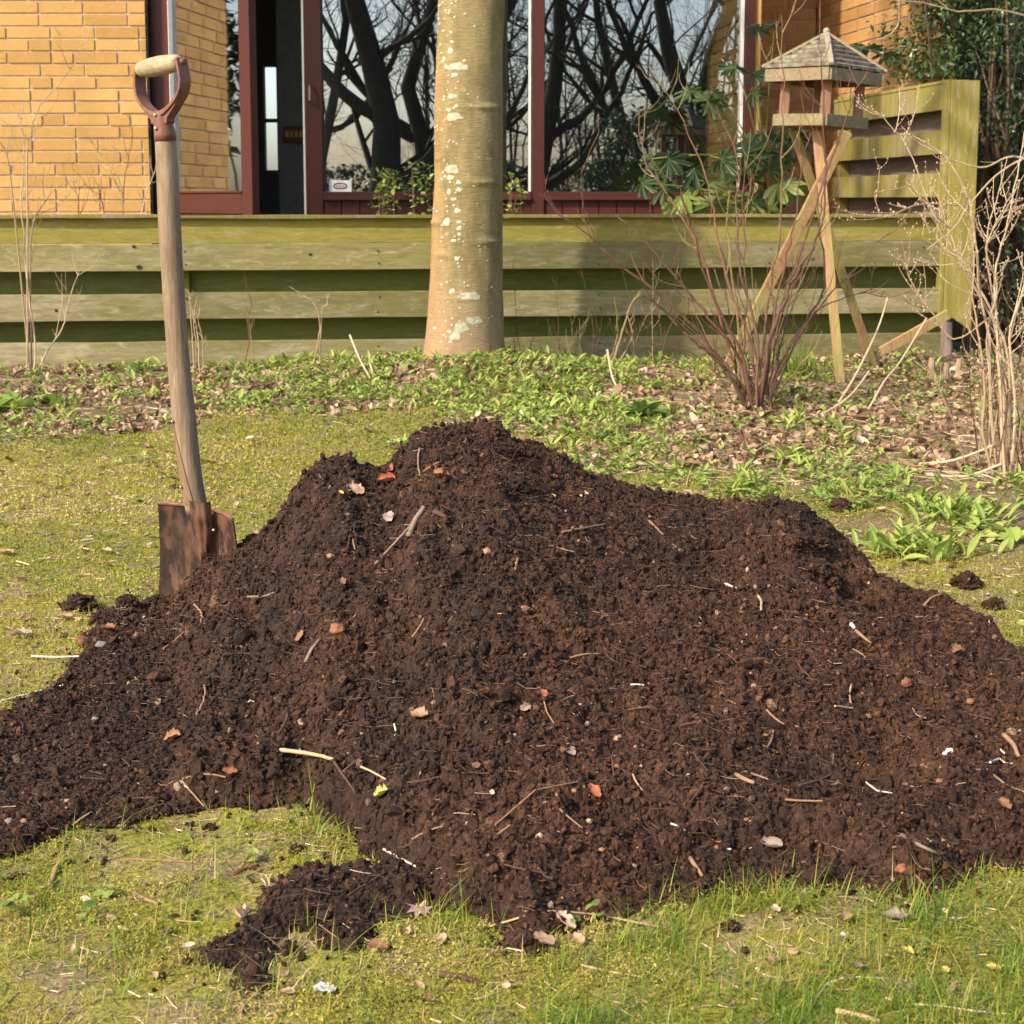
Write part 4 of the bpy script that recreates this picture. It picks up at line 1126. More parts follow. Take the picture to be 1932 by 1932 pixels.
# ================================================================== PLANTS
def stalk(mb, path, r0, r1, rnd, sides=5, sub=3, jit=0.0, rng=random):
    """smooth tapered stem through the given points"""
    P = [Vector(p) for p in path]; Q = []
    for i in range(len(P)-1):
        a = P[max(i-1, 0)]; b = P[i]; c = P[i+1]; d = P[min(i+2, len(P)-1)]
        for k in range(sub):
            t = k/sub; q = 0.5*((2*b)+(c-a)*t+(2*a-5*b+4*c-d)*t*t+(-a+3*b-3*c+d)*t**3)
            if jit: q = q+Vector((rng.gauss(0, jit), rng.gauss(0, jit), rng.gauss(0, jit*.4)))
            Q.append(q)
    Q.append(P[-1]); n = len(Q)
    mb.tube(Q, [r0+(r1-r0)*(i/(n-1)) for i in range(n)], sides, rnd)
    return Q
def twiggy(mb, Q, rng, n, L, r, rnd, up=.5, depth=1, budr=0.0):
    for _ in range(n):
        i = rng.randint(len(Q)//4, len(Q)-2); d = (Q[i+1]-Q[i]).normalized()
        s = Vector((rng.gauss(0, 1), rng.gauss(0, .7), rng.gauss(0, .5))).normalized()
        dd = (d*.8+s*.75+Vector((0, 0, up*.5))).normalized(); l = L*rng.uniform(.35, 1.1)
        m = Q[i]+dd*l*.5+s*l*.06; e = Q[i]+(dd+Vector((0, 0, up*.3))).normalized()*l
        q2 = stalk(mb, [Q[i], m, e], r, r*.45, rnd+rng.uniform(-.1, .1), 4, 3)
        if budr:
            for b in q2[1::2]: ball(mb, b+Vector((rng.gauss(0, .002), 0, .002)), budr, rng.uniform(.8, 1), sz=1.6, sub=1)
        if depth: twiggy(mb, q2, rng, 2, l*.5, r*.6, rnd, up, depth-1, budr)

# bare shrub in front of the bird table
cs = empty('bare_shrub', tuple(at(1405, 775, 5.4)), 'many stemmed bare shrub of thin reddish brown twigs in front of the bird table', 'shrub')
rng = random.Random(21)
def path_at(pts, y0, y1):
    n = len(pts)
    return [at(p[0], p[1], y0+(y1-y0)*i/(n-1)) for i, p in enumerate(pts)]
def gp(px, py): 
    Y = gY(px, py, .0); p = at(px, py, Y); p.z = float(gh(p.x, p.y))-.01; return p
main = [
 ([(1413,778),(1380,715),(1338,668),(1302,638),(1252,586),(1214,557)], .0085, .0035, .2),
 ([(1413,778),(1372,700),(1306,612),(1235,548),(1164,495),(1121,453),(1060,405),(1018,366)], .0080, .0016, .45),
 ([(1121,453),(1112,420),(1100,380),(1096,345),(1105,305),(1124,262),(1130,213)], .0026, .0012, .55),
 ([(1420,775),(1400,690),(1340,600),(1290,540),(1230,470),(1180,420),(1160,405)], .0070, .0018, .3),
 ([(1420,775),(1405,680),(1345,560),(1310,450),(1290,380),(1275,340)], .0070, .0018, .6),
 ([(1410,778),(1370,640),(1320,470),(1262,370),(1215,300),(1207,205)], .0065, .0014, .7),
 ([(1425,778),(1415,650),(1370,520),(1350,420),(1330,330),(1290,230),(1240,150)], .0070, .0012, .75),
 ([(1425,775),(1430,640),(1400,520),(1390,400),(1388,300),(1350,200)], .0065, .0014, .55),
 ([(1405,778),(1395,640),(1380,500),(1372,420),(1375,360)], .0060, .002, .95),
 ([(1395,775),(1398,700),(1405,620),(1408,520),(1400,400),(1405,300)], .0052, .0016, .65),
 ([(1430,778),(1440,660),(1450,560),(1470,450),(1476,330),(1478,200),(1475,30)], .0068, .0016, .82),
 ([(1430,778),(1450,650),(1490,540),(1530,470),(1556,380),(1552,240),(1550,120),(1545,70)], .0070, .0014, .45),
 ([(1425,775),(1455,640),(1510,480),(1560,330),(1600,215),(1620,150)], .0060, .0014, .5),
 ([(1440,778),(1470,690),(1530,590),(1558,520),(1545,420),(1560,340)], .0065, .0018, .25),
 ([(1445,778),(1480,680),(1540,590),(1600,560),(1650,545)], .0050, .0012, .2),
 ([(1440,780),(1500,650),(1560,560),(1620,500),(1680,430)], .0050, .0012, .35),
 ([(1435,775),(1460,600),(1480,500),(1500,420),(1510,330),(1530,250)], .0055, .0014, .55),
 ([(1415,780),(1385,760),(1350,700),(1290,660),(1240,650)], .0040, .001, .25),
 ([(1388,772),(1393,690),(1399,640),(1408,610)], .0055, .004, .98),
 ([(1450,778),(1462,700),(1475,640),(1490,560),(1500,500)], .0050, .0016, .3),
]
for i, (pts, r0, r1, rn) in enumerate(main):
    m = MB(); ya = 5.40+rng.uniform(-.08, .10); yb = ya+rng.uniform(-.25, .25)
    if i == 2: ya = yb = None
    P = path_at(pts, ya, yb) if ya else path_at(pts, 5.36, 5.30)
    if i == 1: P = path_at(pts, 5.42, 5.36)
    if ya and pts[0][1] > 760: P[0].z = float(gh(P[0].x, P[0].y))-.02
    Q = stalk(m, P, r0*.92, r1*.95, rn*.8, 6, 4, .0035, rng)
    if i not in (2, 8, 18): twiggy(m, Q, rng, 7, .20, .0016, rn+.1, .7, 1)
    m.build('stem', M_TWIG, cs)
for i in range(20):
    m = MB(); a = rng.uniform(-1, 1); b0 = (1415+rng.uniform(-28, 45), 778)
    tip = (1415+a*170+rng.uniform(-30, 40), rng.uniform(390, 640)); mid = ((b0[0]*.55+tip[0]*.45)+rng.uniform(-14, 14), b0[1]*.5+tip[1]*.5)
    ya = 5.42+rng.uniform(-.1, .15)
    P = path_at([b0, mid, tip], ya, ya+rng.uniform(-.3, .4)); P[0].z = float(gh(P[0].x, P[0].y))-.02
    rn = rng.random()*.8
    Q = stalk(m, P, rng.uniform(.0025, .0048), .0011, rn, 5, 4, .0035, rng); twiggy(m, Q, rng, 4, .14, .0013, rn+.1, .7, 0)
    m.build('stem', M_TWIG, cs)

# pale budded shrub at the right edge
ps = empty('pale_shrub', tuple(at(1885, 905, 4.15)), 'pale straw coloured budded shrub with forked stems at the right edge', 'shrub')
rng = random.Random(5)
pm = [
 [(1885,925),(1895,760),(1875,610),(1840,530),(1800,470),(1776,440),(1748,370),(1722,300),(1700,258)],
 [(1890,925),(1905,800),(1900,660),(1873,601),(1840,545),(1810,490),(1790,430),(1770,375),(1745,330)],
 [(1885,925),(1870,780),(1866,640),(1850,560),(1840,450),(1828,374),(1794,310),(1768,284),(1720,256),(1690,250),(1663,213)],
 [(1895,925),(1888,740),(1880,620),(1878,520),(1896,440),(1920,330),(1935,240)],
 [(1900,925),(1900,760),(1890,650),(1866,520),(1862,440),(1880,380),(1900,300)],
 [(1905,930),(1915,760),(1905,640),(1925,560),(1960,480),(1990,380)],
 [(1880,930),(1855,820),(1857,720),(1848,640),(1835,560),(1838,480),(1822,400)],
 [(1870,925),(1867,820),(1870,740),(1862,640),(1880,540),(1860,470),(1890,400),(1932,330)],
 [(1830,388),(1780,385),(1740,385),(1712,392),(1680,408),(1663,405),(1651,372),(1652,360)],
 [(1835,529),(1820,495),(1785,470),(1760,440),(1735,400)],
 [(1866,600),(1800,640),(1760,590),(1735,560),(1715,520),(1704,500)],
 [(1900,925),(1925,820),(1930,700),(1960,600),(2000,500)],
 [(1910,925),(1898,820),(1906,740),(1940,660),(1975,560),(1960,450)],
]
for i, pts in enumerate(pm):
    m = MB(); ya = 4.18+rng.uniform(-.10, .12)
    if i in (8, 9, 10): ya = 4.2
    P = path_at(pts, ya, ya+rng.uniform(-.15, .2))
    if pts[0][1] > 900: P[0].z = float(gh(P[0].x, P[0].y))-.02
    rn = rng.uniform(.2, .85)
    Q = stalk(m, P, (.0046 if pts[0][1] > 900 else .0026), .0012, rn, 6, 4, .0012, rng); twiggy(m, Q, rng, 8, .16, .0015, rn, .3, 1, .0017)
    for q in Q[::3]: ball(m, q+Vector((rng.gauss(0, .003), -.002, .002)), .0024, rng.uniform(.7, 1), sz=1.7, sub=1)
    m.build('stem', M_PALE, ps)
for i in range(22):
    m = MB(); b0 = (1895+rng.uniform(-70, 80), 880+rng.uniform(-50, 30)); tip = (b0[0]+rng.uniform(-130, 110), rng.uniform(480, 780)); mid = ((b0[0]+tip[0])/2+rng.uniform(-20, 20), (b0[1]+tip[1])/2)
    ya = 4.2+rng.uniform(-.1, .2); P = path_at([b0, mid, tip], ya, ya+.1); P[0].z = float(gh(P[0].x, P[0].y))-.02
    Q = stalk(m, P, .0026, .0011, rng.random()*.7, 5, 4, .002, rng); twiggy(m, Q, rng, 4, .12, .0013, .4, .5, 0)
    m.build('stem', M_PALE if i % 3 == 0 else M_TWIG, ps)

# thin saplings on the left
def sapling(name, label, stems, Y, mat, seed, tw=6, L=.16, ground=True, r=.0035, cat='sapling'):
    rng = random.Random(seed)
    root = empty(name, tuple(at(stems[0][0][0], stems[0][0][1], Y)), label, cat)
    for pts in stems:
        m = MB(); ya = Y+rng.uniform(-.03, .03); P = path_at(pts, ya, ya+rng.uniform(-.1, .1))
        if ground: P[0].z = float(gh(P[0].x, P[0].y))-.02
        rn = rng.uniform(.3, 1)
        Q = stalk(m, P, r, r*.3, rn, 5, 4, .0015, rng); twiggy(m, Q, rng, tw, L, r*.4, rn, .8, 1)
        m.build('stem', mat, root)
    return root
sapling('sapling', 'thin leafless sapling by the fence at the far left, tallest twigs before the bricks', [[(62,712),(66,640),(50,520),(45,440),(40,380),(45,300),(40,235),(15,190)], [(60,712),(58,600),(57,500),(62,420),(85,380),(110,352),(160,335)], [(40,410),(52,320),(56,260),(75,200),(110,160),(135,125)], [(70,712),(90,660),(118,620),(132,560),(150,512)], [(45,400),(20,330),(0,270),(-30,200)]], 6.35, M_PALE, 1, 6, .25, True, .0042)
sapling('dry_stems', 'bundle of pale dry stems just right of the spade shaft at the fence', [[(372,700),(368,640),(360,570),(352,545)], [(377,700),(374,640),(367,590),(372,560)], [(380,698),(384,650),(372,600),(366,575)], [(368,698),(362,620),(357,560)]], 6.4, M_PALE, 2, 4, .06, True, .0035, 'dry plant')
sapling('dry_stems', 'forked dry stem with a bent top in front of the fence left of the trunk', [[(586,690),(600,645),(603,600),(590,570),(565,553),(545,540)], [(603,605),(606,590),(620,575)]], 6.4, M_PALE, 3, 2, .08, True, .0035, 'dry plant')
sapling('dry_stems', 'slender curled brown stem standing before the fence at the left of the forked one', [[(455,690),(470,640),(468,600),(474,570),(465,545),(460,515)], [(478,620),(470,600)]], 6.4, M_TWIG, 4, 3, .08, True, .0028, 'dry plant')
sapling('terrace_twigs', 'fine bare twigs rising before the yellow bricks left of the spade', [[(233,430),(233,380),(236,330),(243,300),(250,250),(238,210)], [(233,400),(225,340),(205,310),(190,290)], [(262,420),(275,370),(290,330),(296,305)], [(150,430),(148,380),(150,350)], [(200,420),(190,370),(186,350)]], 7.7, M_TWIG, 6, 6, .18, False, .0038)
rng = random.Random(31)
for i, (px, lab) in enumerate([(985, 'thin dead weed stalk at the fence just right of the trunk'), (1060, 'second thin dead weed stalk right of the trunk'), (1110, 'thin dead stalk against the fence under the long slanting twig'), (1180, 'thin dead stalk midway between trunk and bare shrub'), (1235, 'thin dead stalk left of the bare shrub')]):
    st_ = [[(px, 695), (px+rng.uniform(-10, 20), 620), (px+rng.uniform(-25, 40), 500+rng.uniform(-40, 40))], [(px+8, 695), (px+20, 640), (px+rng.uniform(10, 45), 590)], [(px-6, 695), (px-15, 650), (px-rng.uniform(5, 35), 600)]]
    sapling('weed_stalk', lab, st_, 6.55, M_TWIG, 40+i, 5, .10, True, .0022, 'dry plant')
# a small dark stub plant between trunk and shrub
sapling('woody_stub', 'short woody stub with dry roots and a curled green tendril by the fence', [[(1140,705),(1150,680),(1162,650),(1166,620),(1160,560)], [(1150,690),(1170,640),(1185,590),(1198,560)], [(1160,655),(1190,645),(1192,625),(1182,590)], [(1145,700),(1165,690),(1175,700)]], 6.5, M_TWIG, 50, 4, .06, True, .006, 'dry plant')

# leaning long dry stems over the border on the right
for i, (pts, Y0, Y1, lab) in enumerate([
 ([(1726,898),(1800,868),(1880,838)], 4.3, 4.15, 'upper of the two pale cut stems lying against the right hand shrub'),
 ([(1746,928),(1820,900),(1890,875)], 4.15, 4.05, 'lower of the two pale cut stems lying against the right hand shrub'),
 ([(1555,860),(1625,800),(1668,720),(1700,680),(1748,600)], 5.0, 5.6, 'long thin dry stem leaning up towards the green end post'),
 ([(1574,782),(1610,715),(1638,660),(1660,610),(1675,560)], 5.4, 5.7, 'thin dry stem leaning beside the front leg of the bird table'),
 ([(1480,850),(1540,805),(1600,750),(1640,700)], 5.1, 5.4, 'straight thin straw leaning low right of the bare shrub'),
 ([(1550,866),(1580,840),(1610,820)], 4.9, 4.9, 'short pale stick lying in the border behind the heap shoulder'),
 ([(660,632),(680,680),(702,752)], 6.1, 5.9, 'pale dry stem bent over the weeds left of the trunk'),
 ([(697,680),(705,710),(716,740)], 6.1, 6.0, 'short pale stem beside the bent one left of the trunk'),
 ([(1146,660),(1155,710),(1172,760),(1190,785)], 5.9, 5.5, 'pale bent stem arching over the broad leaved weed'),
 ([(985,700),(995,725),(1002,742)], 6.0, 5.9, 'short pale straw standing right of the trunk foot'),
 ]):
    m = MB(); n_ = len(pts); P = [at(p[0], p[1], Y0+(Y1-Y0)*k/(n_-1)) for k, p in enumerate(pts)]
    P = [Vector((q.x, q.y, max(q.z, float(surf(q.x, q.y))+.004))) for q in P]
    stalk(m, P, .0042, .003, .75, 6, 4); tag(m.build('fallen_stalk', M_STRAW), lab, 'stalk', 'dry stalks in the border')

# ------------------------------------------------------------------ leafy things
def leaf_template(n=4, w=0.5, fold=0.18, droop=0.25, tip=1.0):
    """a pointed leaf 1 long along +y"""
    V = []; F = []
    for i in range(n+1):
        t = i/n; ww = w*math.sin(PI*min(1, t*0.93+.05))**0.9*(1-t*.15)
        if i == n: ww = 0.0
        z = -droop*t*t
        V += [(-ww/2, t, z+fold*ww), (0, t, z), (ww/2, t, z+fold*ww)]
    for i in range(n):
        b = i*3
        F += [[b, b+1, b+4, b+3], [b+1, b+2, b+5, b+4]]
    return np.array(V), F
LT = leaf_template(4, .42)
LT_s = leaf_template(2, .5)
LT_n = leaf_template(5, .26, .2, .3)
LT_r = leaf_template(3, .85, .1, .15)
def leaves(mb, pos, L, az, el, roll, rnd, tmpl=LT, mi=0):
    M = rotM(np.zeros_like(az), roll, np.zeros_like(az)); E = rotM(el, np.zeros_like(az), np.zeros_like(az)); Z = rotM(np.zeros_like(az), np.zeros_like(az), az)
    mb.inst(tmpl[0], tmpl[1], scl(Z@E@M, L), pos, rnd, mi)

# evergreen bush on the right: leaf clusters on real branches
def evergreen(name, label, c, rx, ry, z0, z1, nleaf, seed, mats, leafL=.036, lobes=16, nst=26):
    rs = np.random.RandomState(seed); rng = random.Random(seed)
    root = empty(name, (c[0], c[1], 0), label, 'shrub')
    m = MB()
    cl = []
    for i in range(nst):
        a = rng.uniform(0, 2*PI); r = rng.uniform(.1, .8); tip = Vector((c[0]+rx*r*math.cos(a), c[1]+ry*r*math.sin(a), rng.uniform(z0, z1)))
        b = Vector((c[0]+rng.gauss(0, .2)*rx, c[1]+rng.gauss(0, .2)*ry, -.03)); mid = (b+tip)/2+Vector((rng.gauss(0, .1), rng.gauss(0, .1), .1))
        Q = stalk(m, [b, mid, tip], .014, .004, rng.random()*.5, 5, 5, .004, rng); cl.append(tip)
    m.build('stems', mats[1], root)
    cent = []
    for i in range(lobes*14):
        u = rs.uniform(-1, 1, 3)
        if u[0]**2+u[1]**2 > 1: continue
        cent.append((c[0]+rx*u[0], c[1]+ry*u[1], (z0+z1)/2+(z1-z0)/2*u[2]*(1-.25*(u[0]**2+u[1]**2))))
    cent = np.array(cent); k = rs.randint(0, len(cent), nleaf)
    pos = cent[k]+rs.normal(0, 1, (nleaf, 3))*np.array([.085, .085, .07])*(.6+.8*rs.rand(len(cent))[k])[:, None]
    tone = rs.rand(len(cent))[k]*.5
    keep = ~((pos[:, 0] < PX1-.145*(pos[:, 1]-PY)+.16) & (pos[:, 2] < zside(146)+.03) & (pos[:, 1] > 7.0) & (pos[:, 1] < 9.2))
    pos = pos[keep]; tone = tone[keep]; nleaf = len(pos)
    mb = MB(); leaves(mb, pos, leafL*rs.uniform(.6, 1.3, nleaf), rs.uniform(0, 6.3, nleaf), rs.normal(-.2, .6, nleaf), rs.normal(0, .5, nleaf), np.clip(tone+.5*rs.rand(nleaf), 0, 1), LT_s)
    mb.build('foliage', mats[0], root)
    return root
M_EVER = rnd_mat('evergreen leaves', [(0, (0.020, 0.042, 0.018)), (0.5, (0.045, 0.085, 0.030)), (0.85, (0.10, 0.145, 0.045)), (0.97, (0.17, 0.20, 0.07)), (1, (0.30, 0.16, 0.08))], 0.32, 0.15, 40, trans=.12, spec=.5)
M_DSTEM = rnd_mat('brown stems', [(0, (0.06, 0.04, 0.028)), (1, (0.20, 0.12, 0.07))], 0.8, .3, 30)
evergreen('evergreen_bush', 'tall small leaved evergreen bush rising behind the screen fence at upper right', (2.52, 7.75), .70, .36, .85, 2.5, 19000, 1, (M_EVER, M_DSTEM))
evergreen('evergreen_bush', 'dark evergreen undergrowth right of the green end post, low and shaded', (2.75, 7.6), .75, .5, .0, .95, 3600, 2, (M_EVER, M_DSTEM), .034, 10, 60)
evergreen('evergreen_bush', 'evergreen leaves at the right frame edge behind the pale budded shrub', (2.35, 5.9), .28, .35, .15, 1.25, 1500, 3, (M_EVER, M_DSTEM), .036, 5, 20)
m = MB(); m.span(1.9, 6.5, 9.6, 9.7, -.06, 2.6); tag(m.build('hedge_dark_backing', plain('dark backing', (.05, .04, .03), .9)), 'dark sheet added behind the evergreen bushes on the right to fill their gaps', 'fence')  # added dark backing for the gaps between the bushes
# bare twigs hanging over the top right corner
for i, (pts, Y, lab) in enumerate([
 ([(1932,28),(1880,18),(1820,22),(1790,18),(1740,5),(1690,2)], 6.6, 'pale bare branch crossing the top right corner'),
 ([(1932,300),(1900,300),(1860,318),(1815,312),(1770,290),(1730,270),(1700,240)], 6.4, 'thin branch curving in front of the evergreen just above the end post'),
 ([(1932,298),(1880,330),(1830,385),(1800,430),(1750,470)], 6.3, 'long thin pale twig descending across the green end post'),
 ([(1695,0),(1697,30),(1690,55),(1670,70),(1655,75)], 6.7, 'short hooked twig hanging at the left of the evergreen bush')]):
    m = MB(); P = [at(p[0], p[1], Y-(0.25 if i in (1, 2) else 0)) for p in pts]
    if i == 1: P = [at(p[0], p[1]*.99, 6.2) for p in pts]
    Q = stalk(m, P, .0045, .0022, .6, 6, 4, .002, rng); twiggy(m, Q, rng, 3, .12, .0015, .6, .3, 0)
    tag(m.build('hanging_twig', M_PALE), lab, 'twig')

# big palmate leaves (japonica) behind the low fence
def palmate(mb, c, size, normal, spin, rng, rnd):
    nl = 8; n = Vector(normal).normalized(); t = n.cross(Vector((0.1, 0.2, 1))).normalized(); b = n.cross(t)
    t, b = t*math.cos(spin)+b*math.sin(spin), b*math.cos(spin)-t*math.sin(spin)
    V = [Vector(c)]; K = nl*8
    for k in range(K+1):
        th = -PI*.86+2*PI*.86*k/K; ph = (k % 8)/8
        lobe = 0.38+0.62*(math.sin(PI*((k/8) % 1)))**0.75*(0.72+.28*math.cos(th*.75))
        r = size*lobe*(1+.04*rng.gauss(0, 1))*(1+.15*math.cos(th))
        dz = -0.75*size*(lobe**2)+.10*size*math.sin(k*1.7+rnd*9)
        V.append(Vector(c)+(t*math.sin(th)+b*math.cos(th))*r+n*dz*.6)
    mb.add([tuple(v) for v in V], [[0, k+1, k+2] for k in range(K)], rnd)
fa = empty('large_leaved_shrub', tuple(at(1440, 420, 7.85)), 'shrub with big glossy hand shaped leaves between window and bird table', 'shrub')
M_FAT = rnd_mat('glossy hand leaves', [(0, (0.022, 0.045, 0.010)), (0.5, (0.06, 0.10, 0.018)), (1, (0.19, 0.24, 0.05))], 0.35, .12, 12, trans=.25, spec=.5)
M_PET = rnd_mat('green leaf stalks', [(0, (0.12, .16, .04)), (1, (.28, .28, .08))], .5)
M_FAT.node_tree.nodes['Principled BSDF'].inputs['Roughness'].default_value = .5
rng = random.Random(12); rootb = at(1460, 470, 7.9); rootb.z = -.05
fl = [(1300, 172, 26, .35), (1335, 190, 34, .3), (1388, 128, 30, .3), (1425, 140, 24, .25), (1425, 52, 22, .2), (1462, 45, 18, .25), (1345, 175, 26, .35), (1420, 175, 22, .2), (1440, 262, 46, .12), (1405, 290, 38, .08), (1485, 240, 30, .1), (1262, 300, 30, .15), (1235, 320, 28, .1), (1290, 368, 44, .95), (1330, 345, 40, .8), (1345, 385, 46, .9), (1270, 385, 34, .95), (1420, 372, 46, .85), (1470, 345, 40, 1.0), (1500, 360, 34, .9), (1490, 300, 30, .55), (1640, 92, 30, .35), (1665, 105, 26, .3), (1610, 85, 20, .4), (1380, 330, 26, .2), (1210, 345, 26, .1), (1455, 395, 30, .9), (1360, 300, 34, .15), (1310, 318, 30, .1), (1400, 330, 36, .2), (1255, 350, 30, .12), (1475, 290, 34, .2), (1500, 262, 26, .15), (1450, 320, 34, .4), (1230, 300, 24, .1)]
stem = MB(); Q0 = stalk(stem, [rootb, at(1450, 420, 7.9), at(1440, 330, 7.85)], .014, .009, .3, 7, 4); stem.build('stem', M_DSTEM, fa)
for px, py, s_, rn in fl:
    Y = 7.75+rng.uniform(-.2, .25)
    if px > 1560: Y = 8.15
    c = at(px, py, Y); sz = s_*1.18*Y/FPX
    m = MB(); sp_ = rng.uniform(0, 6.3)
    palmate(m, c, sz, (rng.gauss(-.3, .3), -.7+rng.gauss(0, .25), .7+rng.gauss(0, .2)), sp_, rng, min(1, max(0, rn+rng.gauss(0, .08)))); lf = m.build('leaf', M_FAT, fa)
    m = MB(); b = Q0[-1] if px < 1560 else at(1600, 260, 8.15)
    if py > 300: b = Q0[len(Q0)//2]
    stalk(m, [b, (b+c)/2+Vector((0, 0, .06)), c], .004, .0028, rng.random(), 5, 3); m.build('petiole', M_PET, lf)
# young green shrub on the terrace in front of the window
ys_ = empty('young_shrub', tuple(at(750, 405, 8.3)), 'young light green shrub standing before the middle window left of the trunk', 'shrub')
rng = random.Random(8); rs = np.random.RandomState(8); st = MB(); lf = MB()
for i in range(15):
    px = rng.choice([rng.uniform(690, 815), rng.uniform(720, 790), rng.uniform(960, 1010)]); py = rng.uniform(308, 355) if px < 900 else rng.uniform(330, 355)
    c = at(px, py, 8.3+rng.uniform(-.1, .1)); b = Vector((c.x+rng.gauss(0, .05), c.y, -.05)); Q = stalk(st, [b, (b+c)/2+Vector((rng.gauss(0, .02), 0, 0)), c], .0035, .0015, .6, 4, 5)
    n = 26; kk = rs.randint(len(Q)*3//5, len(Q), n); pos = np.array([list(Q[k]) for k in kk])+rs.normal(0, .022, (n, 3))
    leaves(lf, pos, rs.uniform(.018, .038, n), rs.uniform(0, 6.3, n), rs.normal(.3, .5, n), rs.normal(0, .5, n), rs.uniform(.3, 1, n), LT_r)
st.build('stems', M_DSTEM, ys_); lf.build('foliage', M_WEED, ys_)

# ------------------------------------------------------------------ lawn: grass, moss, straw, border weeds and litter (nobody could count these)
rs = np.random.RandomState(77)
def sample_ground(n, ylo, yhi, rs, xm=.40, power=1.0):
    y = ylo+(yhi-ylo)*rs.rand(n)**power; x = y*rs.uniform(-xm, xm, n)
    ok = heap(x, y, False) < gh(x, y)+0.004
    return x[ok], y[ok]
def blades(mb, x, y, L, w, rnd, rs, lean=.6, seg=3, curve=.6):
    n = len(x); az = rs.uniform(0, 2*PI, n); dx = np.cos(az); dy = np.sin(az); ln = lean*rs.rand(n)**.8; z = gh(x, y)-.002
    P = []
    for k in range(seg+1):
        t = k/seg; out = L*(ln*t+curve*rs.rand(n)*0+curve*.5*ln*t*t); up = L*(t*np.sqrt(np.clip(1-ln*.6, .1, 1))-.35*ln*t*t)
        P.append(np.stack([x+dx*out, y+dy*out, z+up], 1))
    side = np.stack([-dy, dx, np.zeros(n)], 1); V = []
    for k in range(seg):
        ww = (w*(1-.25*k))[:, None]; V += [P[k]-side*ww, P[k]+side*ww]
    V.append(P[seg]); V = np.stack(V, 1); K = V.shape[1]
    o = (np.arange(n)*K)[:, None, None]
    Fq = np.concatenate([np.array([[2*k, 2*k+1, 2*k+3, 2*k+2]])[None]+o for k in range(seg-1)], 1).reshape(-1, 4)
    base = mb.n; mb.add(V.reshape(-1, 3), Fq, np.repeat(rnd, K))
    mb.f.append(((np.array([[2*seg-2, 2*seg-1, 2*seg]])[None]+o).reshape(-1, 3)+base, 0))
def lawn_tone(x, y): return 1.15*fbm(x*2.8, y*2.8, 91, 5, .6)      # patchy: moss here, greener grass there
mb = MB()
x, y = sample_ground(90000, 1.28, 2.1, rs); b = border(x, y); tn = lawn_tone(x, y)
k = rs.rand(len(x)) < (.25+.75*sstep(tn, -.2, .5))*(.25+.9*sstep(fbm(x*16, y*16, 93, 3), -.3, .4)); x, y, tn = x[k], y[k], tn[k]; n = len(x)
blades(mb, x, y, rs.uniform(.006, .024, n)*(1+.9*sstep(tn, .1, .6))*np.where(rs.rand(n) > .96, 2.0, 1), rs.uniform(.0004, .0008, n), np.clip(.70-.42*sstep(tn, .0, .6)+.15*fbm(x*7, y*7, 94, 2)+rs.normal(0, .20, n), 0, 1), rs, 1.9)
x, y = sample_ground(90000, 2.0, 5.6, rs, power=1.2); b = border(x, y); tn = lawn_tone(x, y)
k = rs.rand(len(x)) > b*.92; x, y, tn = x[k], y[k], tn[k]; n = len(x)
blades(mb, x, y, rs.uniform(.007, .024, n), rs.uniform(.0005, .0010, n)*(y/2.5), np.clip(.66-.42*sstep(tn, -.1, .5)+rs.normal(0, .19, n), 0, 1), rs, 1.3, 2)
tag(mb.build('grass', M_GRASS), 'short sparse yellow green lawn grass', 'grass', kind='stuff')
# longer tufts: near the heap foot, lower left and lower right of centre
mb = MB()
TUFT = [(60,1640,60),(160,1600,50),(60,1760,80),(120,1800,90),(200,1840,80),(560,1540,40),(600,1560,40),(640,1590,30),(590,1580,30),(470,1560,40),(360,1590,40),(860,1710,40),(900,1730,40),(940,1750,40),(1000,1800,40),(1190,1720,40),(1260,1690,30),(1300,1830,80),(1350,1800,70),(1400,1850,80),(1280,1870,70),(1480,1700,40),(1560,1700,40),(1700,1700,30),(1830,1690,30),(1750,1720,30),(700,1760,30),(560,1840,60),(640,1860,60),(720,1900,70),(330,1720,60),(280,1770,60),(400,1650,50),(440,1640,50),(1100,1880,60),(1750,1860,60),(1880,1700,40),(1000,1730,30),(200,1590,40),(430,1900,60),(860,1790,40),(1560,1720,40)]
for px, py, r in TUFT:
    Y = gY(px, py); p = at(px, py, Y); n = int(58*r/50); rr = r*Y/FPX
    x = p.x+rs.normal(0, rr*.55, n); y = p.y+rs.normal(0, rr*1.3, n); ok = heap(x, y, False) < gh(x, y)+.012; x, y = x[ok], y[ok]; n = len(x)
    blades(mb, x, y, rs.uniform(.014, .060, n), rs.uniform(.0005, .0011, n), np.clip(rs.normal(.36, .22, n), 0, 1), rs, 2.0, 4, .9)
tag(mb.build('grass_tufts', M_GRASS), 'longer green grass tufts around the foot of the heap', 'grass', kind='stuff')
mb = MB()
x, y = sample_ground(150000, 1.30, 2.2, rs); tn = lawn_tone(x, y); k = rs.rand(len(x)) < 1-.75*sstep(tn, .0, .6)
k &= fbm(x*9, y*9, 95, 3) > -.28
x, y = x[k], y[k]; n = len(x); tv, tf = LT_s
leaves(mb, np.stack([x, y, gh(x, y)+rs.uniform(-.001, .006, n)], 1), rs.uniform(.0018, .0050, n), rs.uniform(0, 6.3, n), rs.uniform(-.2, 1.3, n), rs.normal(0, .6, n), np.clip(.50+.45*fbm(x*4, y*4, 97, 4)+rs.normal(0, .2, n), 0, 1), LT_s)
x, y = sample_ground(110000, 2.1, 5.5, rs, power=1.15); k = rs.rand(len(x)) > border(x, y); x, y = x[k], y[k]; n = len(x)
